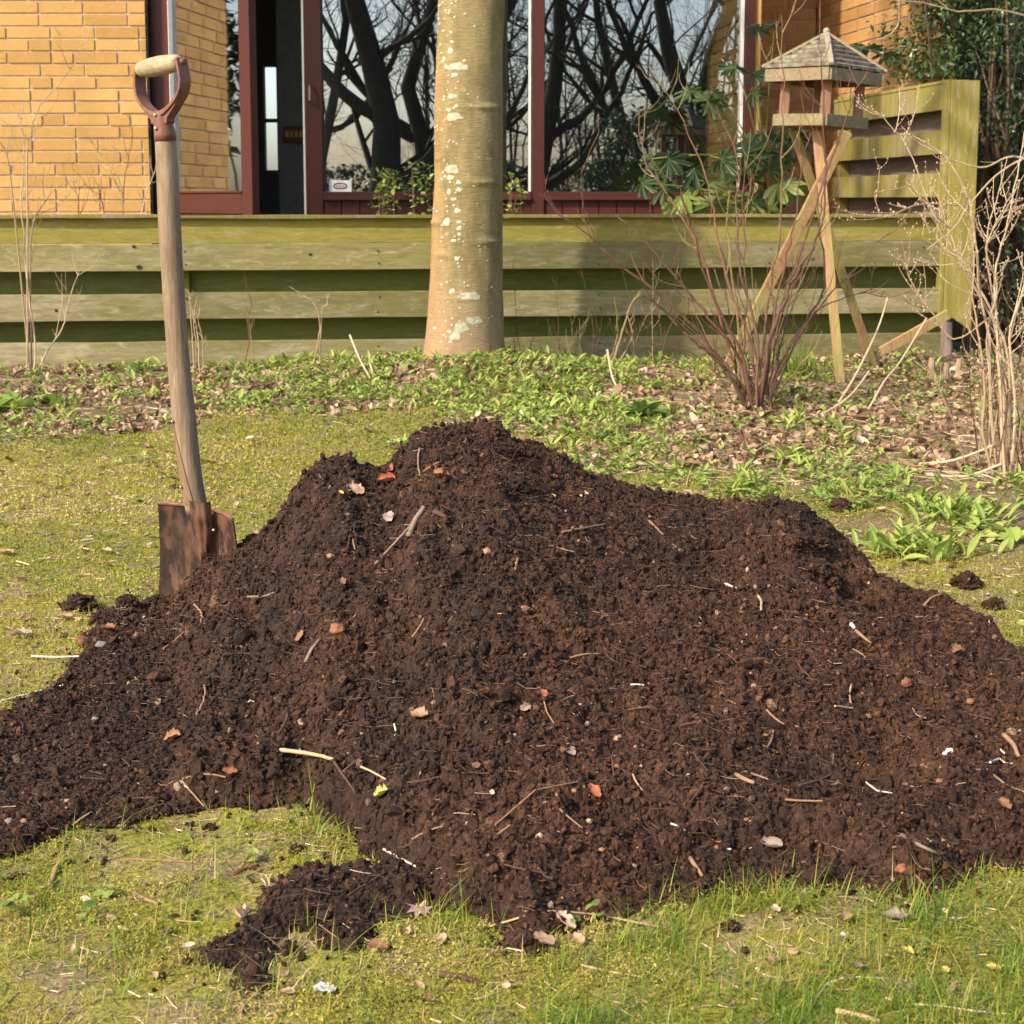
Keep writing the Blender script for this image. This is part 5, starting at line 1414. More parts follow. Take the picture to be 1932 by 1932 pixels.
leaves(mb, np.stack([x, y, gh(x, y)+rs.uniform(-.001, .006, n)], 1), rs.uniform(.0035, .0075, n)*(y/2.6), rs.uniform(0, 6.3, n), rs.uniform(-.2, 1.2, n), rs.normal(0, .6, n), np.clip(.55+.55*fbm(x*2.2, y*2.2, 97, 4)+rs.normal(0, .2, n), 0, 1), LT_s)
tag(mb.build('moss', M_MOSS), 'yellowish moss growing through the lawn', 'moss', kind='stuff')
# dry bits strewn on the lawn
def strew(n, ylo, yhi, lo, hi, w, rs, bfilter=None):
    x, y = sample_ground(n, ylo, yhi, rs)
    if bfilter is not None: k = bfilter(border(x, y)); x, y = x[k], y[k]
    return hairs(0, rs, lo, hi, w, .35, (x, y))
mb = strew(2600, 1.3, 2.2, .006, .035, .0005, rs); tag(mb.build('dry_grass_bits', M_STRAW), 'pale dry stalk bits strewn on the near lawn', 'straw', kind='stuff')
mb = strew(3600, 2.2, 5.2, .010, .05, .0009, rs); tag(mb.build('dry_grass_bits', M_STRAW), 'pale dry stalk bits strewn on the lawn behind', 'straw', kind='stuff')
mb = strew(13000, 4.0, 7.0, .02, .13, .0009, rs, lambda b: (b > .1+.5*rs.rand(len(b))) & (rs.rand(len(b)) < .75) & True); tag(mb.build('border_twig_litter', M_STRAW), 'thin dry twigs and stalks littering the border', 'twig litter', kind='stuff')
# curled leaf litter
def curl_leaf(nu=4, nv=3, curl=.8, w=.7):
    V = []; F = []
    for i in range(nu+1):
        t = i/nu; ww = w*math.sin(PI*(t*.9+.06))**.7
        for j in range(nv+1):
            s_ = -1+2*j/nv
            V.append((ww*.5*s_, t-.5, curl*(.22*s_*s_*ww+.25*(t-.5)**2)+.03*math.sin(5*t+3*s_)))
    for i in range(nu):
        for j in range(nv): b = i*(nv+1)+j; F.append([b, b+1, b+nv+2, b+nv+1])
    return np.array(V), F
mb = MB()
for cu in (.6, 1.4, -1.0, 2.2):
    T = curl_leaf(4, 3, cu)
    x, y = sample_ground(4600, 4.2, 7.05, rs); k = (border(x, y) > .15+.5*rs.rand(len(x))) & (y < fenceY(x)-.02) & (rs.rand(len(x)) < .22+.7*sstep(fbm(x*3, y*3, 131, 3), -.3, .5)); x, y = x[k], y[k]; n = len(x)
    leaves(mb, np.stack([x, y, gh(x, y)+rs.uniform(.002, .014, n)], 1), rs.uniform(.010, .034, n)*np.where(rs.rand(n) > .94, 1.7, 1), rs.uniform(0, 6.3, n), rs.normal(0, .6, n), rs.normal(0, .7, n), rs.rand(n)**1.3, T)
    x, y = sample_ground(260, 1.32, 5.0, rs); n = len(x)
    leaves(mb, np.stack([x, y, gh(x, y)+rs.uniform(.002, .006, n)], 1), rs.uniform(.006, .018, n)*(.5+.25*y), rs.uniform(0, 6.3, n), rs.normal(0, .25, n), rs.normal(0, .3, n), rs.rand(n), T)
tag(mb.build('leaf_litter', M_DEAD), 'curled brown dead leaves littering the border and lawn', 'leaf litter', kind='stuff')
# border weeds
mb = MB()
def rosettes(n, xy, Lr, nl, el, tone, tmpl=LT):
    x, y = xy; n = len(x)
    for j in range(nl):
        k = rs.rand(n) < .85; m_ = k.sum()
        az = rs.uniform(0, 6.3, n)[k]; L = rs.uniform(*Lr, n)[k]; h = rs.uniform(0, .02, n)[k]
        pos = np.stack([x[k]+rs.normal(0, .006, m_), y[k]+rs.normal(0, .006, m_), gh(x[k], y[k])+h], 1)
        leaves(mb, pos, L, az, rs.uniform(*el, m_), rs.normal(0, .35, m_), np.clip(tone+rs.normal(0, .2, m_), 0, 1), tmpl)
def weed_density(x, y):
    u = x/y; px = 966+u*FPX*.99; ppy = 378+.74*FPX/y
    d = .44+1.25*np.exp(-((px-930)/300)**2)*np.exp(-((ppy-735)/75)**2)
    d = d+.45*np.exp(-((px-1650)/330)**2-((ppy-1010)/75)**2)+.5*np.exp(-((ppy-695)/18)**2)
    d = d*(.12+1.15*sstep(fbm(x*5, y*5, 141, 4), -.35, .45))
    d = d*np.where(px < 380, .55, 1)*np.where((px > 1250) & (ppy < 900), .42, 1)
    return d
for (num, Lr, nl, el, tone, tm) in [(13000, (.012, .030), 6, (.1, 1.1), .66, LT), (12000, (.010, .024), 5, (.0, .9), .58, LT_r), (1500, (.03, .060), 7, (.4, 1.3), .72, LT_n)]:
    x, y = sample_ground(num, 3.6, 7.1, rs); k = (border(x, y) > .1+.4*rs.rand(len(x))) & (y < fenceY(x)-.10) & (rs.rand(len(x)) < weed_density(x, y)); rosettes(0, (x[k], y[k]), Lr, nl, el, tone, tm)
x, y = sample_ground(420, 1.35, 4.5, rs); k = rs.rand(len(x)) < .25; rosettes(0, (x[k], y[k]), (.008, .02), 5, (.0, .6), .45, LT_r)
tag(mb.build('border_weeds', M_WEED), 'fresh light green weeds covering the border', 'weeds', kind='stuff')
mb = MB()
x, y = sample_ground(9000, 3.6, 7.1, rs); k = (border(x, y) > .3) & (y < fenceY(x)-.06) & (rs.rand(len(x)) < .7*weed_density(x, y)); x, y = x[k], y[k]; n = len(x)
blades(mb, x, y, rs.uniform(.03, .09, n), rs.uniform(.0010, .0022, n), np.clip(rs.normal(.35, .2, n), 0, 1), rs, .9, 3)
tag(mb.build('border_grass', M_GRASS), 'loose grass blades growing among the border weeds', 'grass', kind='stuff')
# single plants one can point at
def plant(name, label, px, py, n, L, el, tone, seed, tmpl=LT, mat=None, cat='plant', zl=.0, wd=.012):
    rs_ = np.random.RandomState(seed); Y = gY(px, py); p = at(px, py, Y); m = MB()
    az = rs_.uniform(0, 6.3, n); pos = np.stack([p.x+rs_.normal(0, wd, n), p.y+rs_.normal(0, wd, n), gh(p.x, p.y)+rs_.uniform(0, .01+zl, n)], 1)
    leaves(m, pos, rs_.uniform(L*.55, L, n), az, rs_.uniform(el[0], el[1], n), rs_.normal(0, .3, n), np.clip(tone+rs_.normal(0, .15, n), 0, 1), tmpl)
    return tag(m.build(name, mat or M_WEED), label, cat)
LT_n = leaf_template(5, .26, .2, .3)
plant('broad_leaved_weed', 'dark green broad leaved rosette in the border left of the bare shrub', 1212, 795, 26, .11, (.3, 1.1), .30, 1, LT)
plant('leafy_clump', 'bright green upright leafy clump right of the heap', 1730, 1040, 150, .075, (.4, 1.3), .72, 2, LT_n, wd=.05)
plant('leafy_clump', 'second bright green clump, right behind the first one', 1800, 985, 130, .07, (.4, 1.3), .66, 3, LT_n, wd=.06)
plant('leafy_clump', 'pale green round leaved weed at the right edge of the picture', 1905, 1015, 40, .045, (.1, .8), .8, 4, LT_r, wd=.06)
plant('leafy_clump', 'low round leaved strawberry like weed behind the heap shoulder', 1490, 862, 24, .06, (.1, .8), .68, 5, LT_r, wd=.04)
plant('leafy_clump', 'light green leafy weed right behind the heap top', 1010, 800, 26, .075, (.2, 1.0), .7, 6, LT, wd=.03)
plant('leafy_clump', 'flat round leaved weed low in the left border by the frame edge', 15, 775, 16, .10, (.1, .7), .6, 7, LT_r, wd=.04)
plant('leafy_clump', 'small twin leaved weed left of the spade shaft in the border', 95, 770, 14, .07, (.1, .9), .5, 8, LT_r, wd=.03)
plant('leafy_clump', 'feathery green patch by the fence just left of the spade shaft', 255, 712, 90, .05, (.2, 1.2), .4, 9, LT_n, wd=.06)
plant('clover_seedling', 'pair of round green seedling leaves on the near lawn by an orange wood chip', 467, 1620, 3, .022, (.1, .5), .62, 10, LT_r, wd=.004)
for i, (px, py, lab) in enumerate([(1505, 725, 'dark green grassy clump at the fence behind the bird table front leg')]):
    m = MB(); rs_ = np.random.RandomState(60); Y = gY(px, py); p = at(px, py, Y); n = 220
    blades(m, p.x+rs_.normal(0, .06, n), p.y+rs_.normal(0, .05, n), rs_.uniform(.10, .22, n), rs_.uniform(.0015, .0028, n), np.clip(rs_.normal(.12, .1, n), 0, 1), rs_, .8, 4)
    tag(m.build('grass_clump', M_GRASS), lab, 'grass')
for i, (px, py, lab) in enumerate([(1258, 760, 'leftmost yellow green bulb shoot left of the bare shrub'), (1316, 738, 'middle yellow green bulb shoot left of the bare shrub'), (1336, 735, 'bulb shoot closest to the bare shrub'), (1505, 790, 'yellow green bulb shoot right of the bare shrub foot')]):
    m = MB(); rs_ = np.random.RandomState(70+i); Y = gY(px, py); p = at(px, py, Y); n = 6
    blades(m, p.x+rs_.normal(0, .006, n), p.y+rs_.normal(0, .006, n), rs_.uniform(.06, .12, n), rs_.uniform(.003, .0045, n), np.full(n, .38), rs_, .25, 4)
    tag(m.build('bulb_shoot', M_GRASS), lab, 'shoot')
M_VIO = plain('violet petals', (.10, .05, .42), .5)
for i, (px, py, lab) in enumerate([(722, 690, 'tiny violet flower left of the trunk foot'), (864, 704, 'tiny violet flower right in front of the trunk foot'), (498, 790, 'tiny violet flower in the border right of the spade'), (620, 800, 'tiny violet flower above the left shoulder of the heap')]):
    p = at(px, py, gY(px, py, .05)); m = MB(); rs_ = np.random.RandomState(i)
    leaves(m, np.tile(np.array(p), (5, 1)), np.full(5, .013), np.arange(5)*1.256, np.full(5, .3), np.zeros(5), np.full(5, .5), LT_r)
    fl_ = m.build('violet_flower', M_VIO); tag(fl_, lab, 'flower')
    m = MB(); m.tube([(p.x, p.y, p.z), (p.x+.005, p.y, p.z-.06)], .0012, 4, .3); m.build('flower_stalk', M_PET, fl_)

# ------------------------------------------------------------------ loose things on heap and lawn
M_STK = {
 'tan': plain('tan stick', (.28, .155, .085), .7, .25, 80), 'grey': plain('grey brown stick', (.23, .17, .12), .8, .35, 60, .0008),
 'brown': plain('dark brown twig', (.085, .045, .028), .8, .3, 60, .0008), 'red': plain('red brown twig', (.24, .075, .045), .6, .25, 60),
 'straw': plain('straw stalk', (.45, .31, .165), .6, .2, 60), 'white': plain('white root', (.62, .58, .50), .5, .1, 60), 'pale': plain('pale reed', (.62, .52, .38), .6, .2, 60),
 'green': plain('green stem', (.16, .24, .05), .5, .2, 60)}
def stick(px, w, mat, label, name='twig', cat='twig', kink=.04, taper=.7, seed=0):
    """px: frame points along the stick, w: width in frame pixels"""
    rng = random.Random(seed+int(px[0][0]))
    P = [on(*p) for p in px]
    if len(P) == 2:
        a, b = P; P = []
        n = max(3, int((b-a).length/.008))
        side = (b-a).cross(Vector((0, 0, 1))).normalized() if (b-a).length > 0 else Vector((1, 0, 0))
        res = 0
        for i in range(n+1):
            q = a.lerp(b, i/n); res = max(res, float(surf(q.x, q.y))-q.z)
        for i in range(n+1):
            t = i/n; q = a.lerp(b, t); k = kink*(b-a).length*math.sin(PI*t)*(1 if rng.random() < 2 else 1)
            q = q+side*k*(1 if seed % 2 else -1)+side*rng.gauss(0, .012*(b-a).length*.4)
            q.z += min(res, .012)*.7*math.sin(PI*min(1, max(0, t*.8+.1)))
            P.append(q)
    r = [max(.0006, w*.5*q.y/FPX) for q in P]
    P = [q+Vector((0, 0, r[i]*.5+.0004)) for i, q in enumerate(P)]
    m = MB(); Q = []
    n = len(P); m.tube(P, [r[i]*(1-(1-taper)*i/(n-1))*rng.uniform(.93, 1.07) for i in range(n)], 8, rng.random())
    return tag(m.build(name, M_STK[mat], smooth=w > 5), label, cat)
S = [
 ([(709,1066),(745,1030),(785,990)], 7, 'grey', 'long grey brown stick lying below the bark piece left of the heap top', 'twig'),
 ([(771,1018),(785,990),(801,966)], 13, 'grey', 'thick bark covered end beside the long grey stick', 'bark_piece'),
 ([(819,972),(842,981)], 13, 'brown', 'short upright dark bark chunk near the heap top', 'bark_piece'),
 ([(671,990),(670,1042)], 4, 'grey', 'thin grey straight twig hanging down left of the long stick', 'twig'),
 ([(685,963),(662,1000),(654,1049)], 3.5, 'brown', 'thin dark curved twig left of the grey one', 'twig'),
 ([(792,850),(792,901)], 4, 'grey', 'short upright twig under the left side of the heap top', 'twig'),
 ([(799,892),(829,880)], 6, 'red', 'bright red brown bark strip under the heap top', 'bark_piece'),
 ([(778,1207),(800,1169)], 4, 'tan', 'tan twig standing slanted left of heap centre', 'twig'),
 ([(972,1081),(977,1062)], 8, 'tan', 'short reddish wood chip just right of the nut in the middle', 'wood_chip'),
 ([(1060,1013),(1142,998)], 5, 'tan', 'straight tan twig lying level right of the heap top', 'twig'),
 ([(1225,985),(1250,1010),(1276,1037)], 4, 'tan', 'thin curved tan stalk on the upper right slope', 'twig'),
 ([(309,1228),(347,1197)], 4.5, 'tan', 'tan twig below the spade blade', 'twig'),
 ([(366,1144),(378,1176)], 4, 'tan', 'short twig right below the spade blade', 'twig'),
 ([(577,1252),(588,1232),(603,1210)], 9, 'grey', 'thick grey brown stub beside the orange chip', 'twig'),
 ([(467,1128),(500,1127),(519,1120)], 4, 'grey', 'forked twig right of the spade on the dark slope', 'twig'),
 ([(371,1350),(385,1295)], 5, 'tan', 'tan upright twig on the lower left slope', 'twig'),
 ([(344,1478),(426,1474)], 5, 'tan', 'level brown twig leading to the crumpled rust leaf', 'twig'),
 ([(344,1481),(385,1529)], 4.5, 'tan', 'slanted twig below the level brown one', 'twig'),
 ([(529,1424),(632,1438)], 9, 'straw', 'thick pale straw coloured cut stalk low on the left of centre', 'stalk'),
 ([(522,1392),(543,1347)], 7, 'brown', 'dark bark strip above the pale cut stalk', 'bark_piece'),
 ([(667,1446),(700,1457),(728,1473)], 5, 'straw', 'yellow stalk right of the thick pale cut stalk', 'stalk'),
 ([(630,1445),(672,1508)], 6, 'brown', 'brown twig slanting down from the thick pale stalk', 'twig'),
 ([(648,1462),(684,1433)], 8, 'brown', 'dark half buried twig above the yellow stalk', 'twig'),
 ([(723,1607),(780,1636),(836,1660)], 5, 'pale', 'long pale stick lying at the front foot of the heap', 'stick'),
 ([(778,1589),(836,1563)], 5, 'tan', 'tan twig just above the long pale stick', 'twig'),
 ([(655,1694),(726,1652)], 5, 'brown', 'brown twig on the soil spill left of the pale stick', 'twig'),
 ([(933,1584),(963,1560)], 5, 'tan', 'short tan twig low in the middle of the heap', 'twig'),
 ([(1056,1539),(1099,1569)], 4, 'tan', 'reddish root running down low right of centre', 'root'),
 ([(1266,1558),(1292,1572)], 4.5, 'white', 'short white root low on the right half', 'root'),
 ([(1194,1464),(1213,1496)], 4.5, 'straw', 'short straw yellow stalk left of the long dark root', 'stalk'),
 ([(1026,1325),(1032,1348),(1047,1370)], 3.5, 'tan', 'thin stalk hanging from the orange leaf scrap', 'stalk'),
 ([(1508,1495),(1545,1478),(1590,1458),(1615,1436)], 6, 'brown', 'long curved dark root in the right half of the heap', 'root'),
 ([(1282,1374),(1346,1374)], 5, 'brown', 'level dark twig right of centre', 'twig'),
 ([(1388,1464),(1423,1488)], 10, 'tan', 'reddish bark chip beside the grey level twig', 'wood_chip'),
 ([(1405,1461),(1458,1476)], 5, 'grey', 'grey twig lying over the reddish bark chip', 'twig'),
 ([(1481,1512),(1552,1515)], 4.5, 'tan', 'level tan twig under the long curved dark root', 'twig'),
 ([(1632,1491),(1655,1496),(1682,1498)], 4, 'white', 'thin white root right of the long dark root', 'root'),
 ([(1701,1579),(1737,1600),(1773,1620)], 9, 'grey', 'stout grey tan twig at lower right of the heap', 'twig'),
 ([(1670,1612),(1692,1602)], 4, 'tan', 'small twig left of the stout grey tan one', 'twig'),
 ([(1606,1295),(1608,1340)], 5, 'straw', 'upright straw coloured leg of the right angled twig', 'twig'),
 ([(1575,1338),(1610,1342)], 5, 'straw', 'level straw coloured leg of the right angled twig', 'twig'),
 ([(1447,1347),(1479,1380)], 4.5, 'tan', 'slanted tan twig left of the right angled one', 'twig'),
 ([(1459,1381),(1443,1428)], 4, 'tan', 'thin twig bending down from the slanted tan one', 'twig'),
 ([(1718,1648),(1748,1680),(1766,1721)], 5, 'red', 'red brown stalk arching down onto the grass at lower right', 'stalk'),
 ([(1868,1443),(1885,1440),(1897,1446),(1914,1447)], 5, 'white', 'curved white sprout near the right frame edge', 'root'),
 ([(1888,1418),(1896,1429)], 4, 'white', 'tiny white root above the curved sprout', 'root'),
 ([(1893,1395),(1922,1434)], 11, 'tan', 'reddish bark strip at the right frame edge', 'bark_piece'),
 ([(1302,1632),(1326,1660)], 10, 'tan', 'short brown bark piece low in the right half', 'bark_piece'),
 ([(1430,1132),(1436,1160)], 6, 'straw', 'short pale upright stub on the right upper slope', 'twig'),
 ([(1366,1102),(1390,1114)], 5, 'pale', 'pale knobbly root bit on the right upper slope', 'root'),
 ([(1605,1185),(1612,1192)], 9, 'white', 'bright white stub in the right half', 'root'),
 ([(1614,1196),(1644,1224)], 7, 'tan', 'brown stick pointing down from the white stub', 'stick'),
 ([(1742,1149),(1777,1128)], 5, 'tan', 'twig on the right rim of the heap', 'twig'),
 ([(1190,1298),(1215,1300)], 4, 'white', 'small white root lying level in the middle right', 'root'),
 ([(744,1375),(748,1388),(738,1402)], 4, 'pale', 'small pale hooked root left of centre', 'root'),
 ([(1075,1245),(1130,1242)], 4, 'tan', 'thin reddish root lying level in the middle', 'root'),
 ([(935,1560),(1010,1500),(1090,1480)], 4, 'tan', 'long reddish root in the lower middle', 'root'),
 ([(1500,1250),(1540,1290)], 4, 'brown', 'thin dark twig above the right angled one', 'twig'),
 ([(1860,1460),(1900,1485),(1940,1500)], 6, 'grey', 'grey twig running off the right frame edge', 'twig'),
 # lawn
 ([(93,1677),(108,1640),(125,1588)], 11, 'tan', 'stout cut stick with pale ends on the left lawn', 'stick'),
 ([(137,1567),(172,1536)], 4.5, 'straw', 'thin straw leaning from the lawn onto the soil at left', 'stalk'),
 ([(240,1624),(350,1628),(474,1627)], 4.5, 'tan', 'long level brown stalk lying on the left lawn', 'stalk'),
 ([(440,1651),(488,1636)], 9, 'red', 'orange brown wood chip on the left lawn under the seedling', 'wood_chip'),
 ([(251,1689),(299,1711)], 11, 'tan', 'pinkish tan wood chip on the left lawn', 'wood_chip'),
 ([(0,1327),(60,1311),(120,1297)], 5, 'pale', 'long pale reed at the left frame edge', 'reed'),
 ([(60,1240),(150,1243)], 4, 'pale', 'pale stalk above the reed at left, touching the heap rim', 'reed'),
 ([(0,1140),(70,1139),(120,1139)], 3.5, 'tan', 'thin level stalk left of the black clod', 'reed'),
 ([(829,1845),(870,1850),(915,1866)], 15, 'brown', 'dark rotten stick lying on the near lawn', 'stick'),
 ([(760,1893),(800,1890)], 10, 'brown', 'smaller dark rotten bit left of the rotten stick', 'stick'),
 ([(853,1823),(890,1817),(933,1807)], 10, 'tan', 'curled orange tan catkin on the lawn above the rotten stick', 'catkin'),
 ([(936,1846),(991,1837)], 9, 'tan', 'second orange tan catkin right of the rotten stick', 'catkin'),
 ([(919,1752),(991,1734)], 5, 'straw', 'pale straw at the front foot right of the star shaped leaf', 'stalk'),
 ([(990,1722),(1060,1725),(1132,1738),(1277,1761)], 4.5, 'straw', 'long thin reed along the front foot of the heap', 'reed'),
 ([(1094,1826),(1150,1837),(1214,1849)], 5, 'straw', 'straight pale straw on the near lawn right of centre', 'reed'),
 ([(1539,1886),(1560,1862),(1588,1850),(1630,1848),(1677,1850)], 5, 'pale', 'arched pale stalk on the lawn at lower right', 'stalk'),
 ([(1722,1897),(1777,1904),(1840,1913),(1897,1919)], 5, 'pale', 'long pale stalk near the bottom right corner', 'stalk'),
 ([(1577,1915),(1620,1923),(1660,1931)], 13, 'straw', 'big pale wood splinter cut by the bottom frame edge', 'wood_chip'),
 ([(1530,1840),(1575,1838)], 10, 'red', 'orange brown chip left of the arched stalk', 'wood_chip'),
 ([(1498,1836),(1536,1873)], 5, 'tan', 'brown stalk bit crossing near the arched stalk', 'twig'),
]
for i, (px, w, mt, lab, nm) in enumerate(S):
    stick(px, w, mt, lab, nm, nm.replace('_', ' '), seed=i)
# pebbles, nuts, clods
def pebble(px, py, w, col, label, name='nut', sz=.8, seed=0, amp=.25, Y=None):
    p = on(px, py); r = w*.5*p.y/FPX; m = MB()
    ball(m, (0, 0, 0), r, .5, 1.0, .9, sz, 3, 0, amp, seed*2.3+1)
    V = m.v[0]; m.v[0] = V+np.array([p.x, p.y, p.z+r*.10], np.float32)
    return tag(m.build(name, col, smooth=True), label, name.replace('_', ' '))
C_NUT = plain('nut shell', (.34, .165, .09), .55, .2, 90, .0006); C_ORG = plain('orange bit', (.26, .105, .05), .7, .3, 80); C_STONE = plain('grey stone', (.20, .165, .14), .8, .25, 80, .001); C_WH = plain('white stone', (.72, .66, .58), .7, .15, 80); C_RST = plain('rust lump', (.20, .075, .04), .8, .35, 80, .002)
for i, (px, py, w, c, lab, nm) in enumerate([
 (919,1041,17,C_NUT,'round tan nut right of the middle of the upper slope','nut'), (623,1059,13,C_NUT,'small round nut on the left upper slope','nut'),
 (1164,1456,12,C_ORG,'small orange nut in the lower middle','nut'), (1773,1476,16,C_ORG,'orange pointed nut at right','nut'), (1831,1328,16,C_ORG,'orange brown nut under a curled root at far right','nut'), (1423,1297,14,C_NUT,'brown nut upper right of centre','nut'),
 (1792,1420,18,C_WH,'white angular stone at right','stone'), (127,1519,16,C_NUT,'tan pebble on the lower left soil','stone'), (45,1551,16,C_NUT,'pinkish pebble at the left foot of the heap','stone'), (17,1554,20,C_STONE,'grey pebble at the left frame edge','stone'), (498,1396,20,C_STONE,'grey stone beside the dark bark strip','stone'),
 (192,1223,24,C_STONE,'grey stone on the left rim of the heap','stone'), (155,1212,26,C_RST,'rusty round lump on the left rim above the grey stone','lump'), (1701,1641,24,C_ORG,'orange fibrous lump low at right','lump'), (180,1360,14,C_STONE,'small dark grey pebble on the left arm of the heap','stone'),
 (1591,1767,12,C_WH,'small white pebble on the right lawn','stone'), (1431,1832,14,C_WH,'white pebble left of the orange chip on the right lawn','stone'), (1375,1608,11,C_WH,'tiny white pebble low right of centre','stone'), (1352,1605,10,C_ORG,'tiny orange nut beside the white pebble','nut'), (1135,1608,12,C_NUT,'tan nut above the front foot in the middle','nut'), (1083,1503,12,C_NUT,'tan seed just left of the orange leaf','nut'),
 (1710,1290,22,C_RST,'dark red brown lump at right','lump'), (637,1198,30,C_ORG,'orange ball of curled fibres left of centre','fibre_ball'), (1783,1425,10,C_WH,'small pale bit below the white angular stone','stone'), (1200,1414,10,C_NUT,'small tan nut in the middle right','nut')]):
    pebble(px, py, w, c, lab, nm, seed=i, amp=.45 if nm in ('lump', 'fibre_ball') else .22)
def clod(px, py, w, label, seed):
    p = on(px, py+w*.25); r = w*.5*p.y/FPX; m = MB()
    lump_mesh(m, (p.x, p.y, p.z+r*.35), r, seed, 4, .45, .75)
    tag(m.build('soil_clod', M_SOIL), label, 'clod', 'clods lying on the lawn')
for i, a_ in enumerate([(150,1137,52,'black crumbly soil clod on the lawn left of the spade'), (240,1134,34,'smaller dark clod between the spade and the black clod'), (1825,1096,46,'brown clod on the lawn right of the heap'), (1874,1140,34,'smaller clod below right of the brown one'), (1588,954,36,'flat dark clod in the border behind the heap shoulder'), (1452,952,22,'small clod at the heap shoulder rim'), (545,1788,30,'earthy mossy clod beside the curled leaf in the foreground'), (990,1770,30,'crumbly clod at the front foot right of the star shaped leaf'), (1380,1748,26,'reddish crumbly clod on the grass before the foot at right'), (30,1655,22,'small dark clod by the left frame edge'), (395,1562,20,'small clod on the moss in front of the left arm')]):
    clod(*a_[:3], a_[3], i*5.3+2)
# leaves lying singly
def star_outline(pts=7):
    out = []
    for k in range(pts*2+1):
        a = -PI*.83+2*PI*.83*k/(pts*2); r = (1.0 if k % 2 else .58); out.append((math.sin(a)*r, math.cos(a)*r))
    return out+[(0, -.35)]
def dead_leaf(px, py, w, col, label, kind='curl', spin=0., seed=0, lift=.004, curl=1.0):
    p = on(px, py); s = w*p.y/FPX; n = norm_at(p.x, p.y); rng = random.Random(seed); m = MB()
    t = n.cross(Vector((0, 1, .3))).normalized(); b = n.cross(t)
    t, b = t*math.cos(spin)+b*math.sin(spin), b*math.cos(spin)-t*math.sin(spin)
    base = p+n*(lift+s*.06)
    if kind == 'star':
        O = star_outline(); V = [base]; 
        for f in (.5, 1.0):
            for (x, y) in O: V.append(base+t*(x*s*.5*f)+b*(y*s*.5*f)+n*(s*(.09*f*f*math.sin(3*x+2*y)+.05*f)))
        K = len(O); m.add([tuple(v) for v in V], [[0, 1+k, 1+(k+1) % K] for k in range(K)], .8); base_n = 0
        m.f.append((np.array([[1+k, 1+K+k, 1+K+(k+1) % K, 1+(k+1) % K] for k in range(K)]), 0))
        m.tube([base-b*(-s*.2), base+b*s*.0-b*s*.0, base-b*s*.55], .0008, 4, .5)
    else:
        nu, nv = 9, 7; V = []
        for i in range(nu+1):
            u = i/nu; ww = .42*math.sin(PI*(u*.92+.04))**.55*(1+.7*mnoise.noise(Vector((u*7, seed, 0))))
            for j in range(nv+1):
                v = -1+2*j/nv; k = mnoise.noise(Vector((u*3, v*2, seed*1.7)))
                V.append(tuple(base+t*(s*ww*v*(1-.25*abs(curl)*v*v))+b*(s*(u-.5))+n*(s*(curl*(.30*v*v*ww*1.6+.22*(u-.5)**2)+.13*k))))
        m.add(V, [[i*(nv+1)+j, i*(nv+1)+j+1, (i+1)*(nv+1)+j+1, (i+1)*(nv+1)+j] for i in range(nu) for j in range(nv)], rng.random())
    return tag(m.build('dead_leaf', col, smooth=True), label, 'leaf')
def lmat(n_, c): return rnd_mat(n_, [(0, tuple(v*.85 for v in c)), (1, tuple(v*1.15 for v in c))], .7, .3, 60, .0008, 120, trans=.12)
D_TAN = lmat('tan leaf', (.44, .27, .17)); D_ORG = lmat('orange brown leaf', (.26, .125, .062)); D_PINK = lmat('pinkish grey leaf', (.50, .34, .25)); D_RUST = lmat('rust leaf', (.27, .10, .055)); D_BRO = lmat('bright orange leaf', (.33, .105, .05)); D_YEL = lmat('yellow leaf', (.60, .42, .10)); D_YG = lmat('yellow green leaf', (.42, .40, .12)); D_GRY = lmat('grey crumpled leaf', (.30, .23, .18)); D_RED = lmat('red brown leaf', (.30, .08, .05))
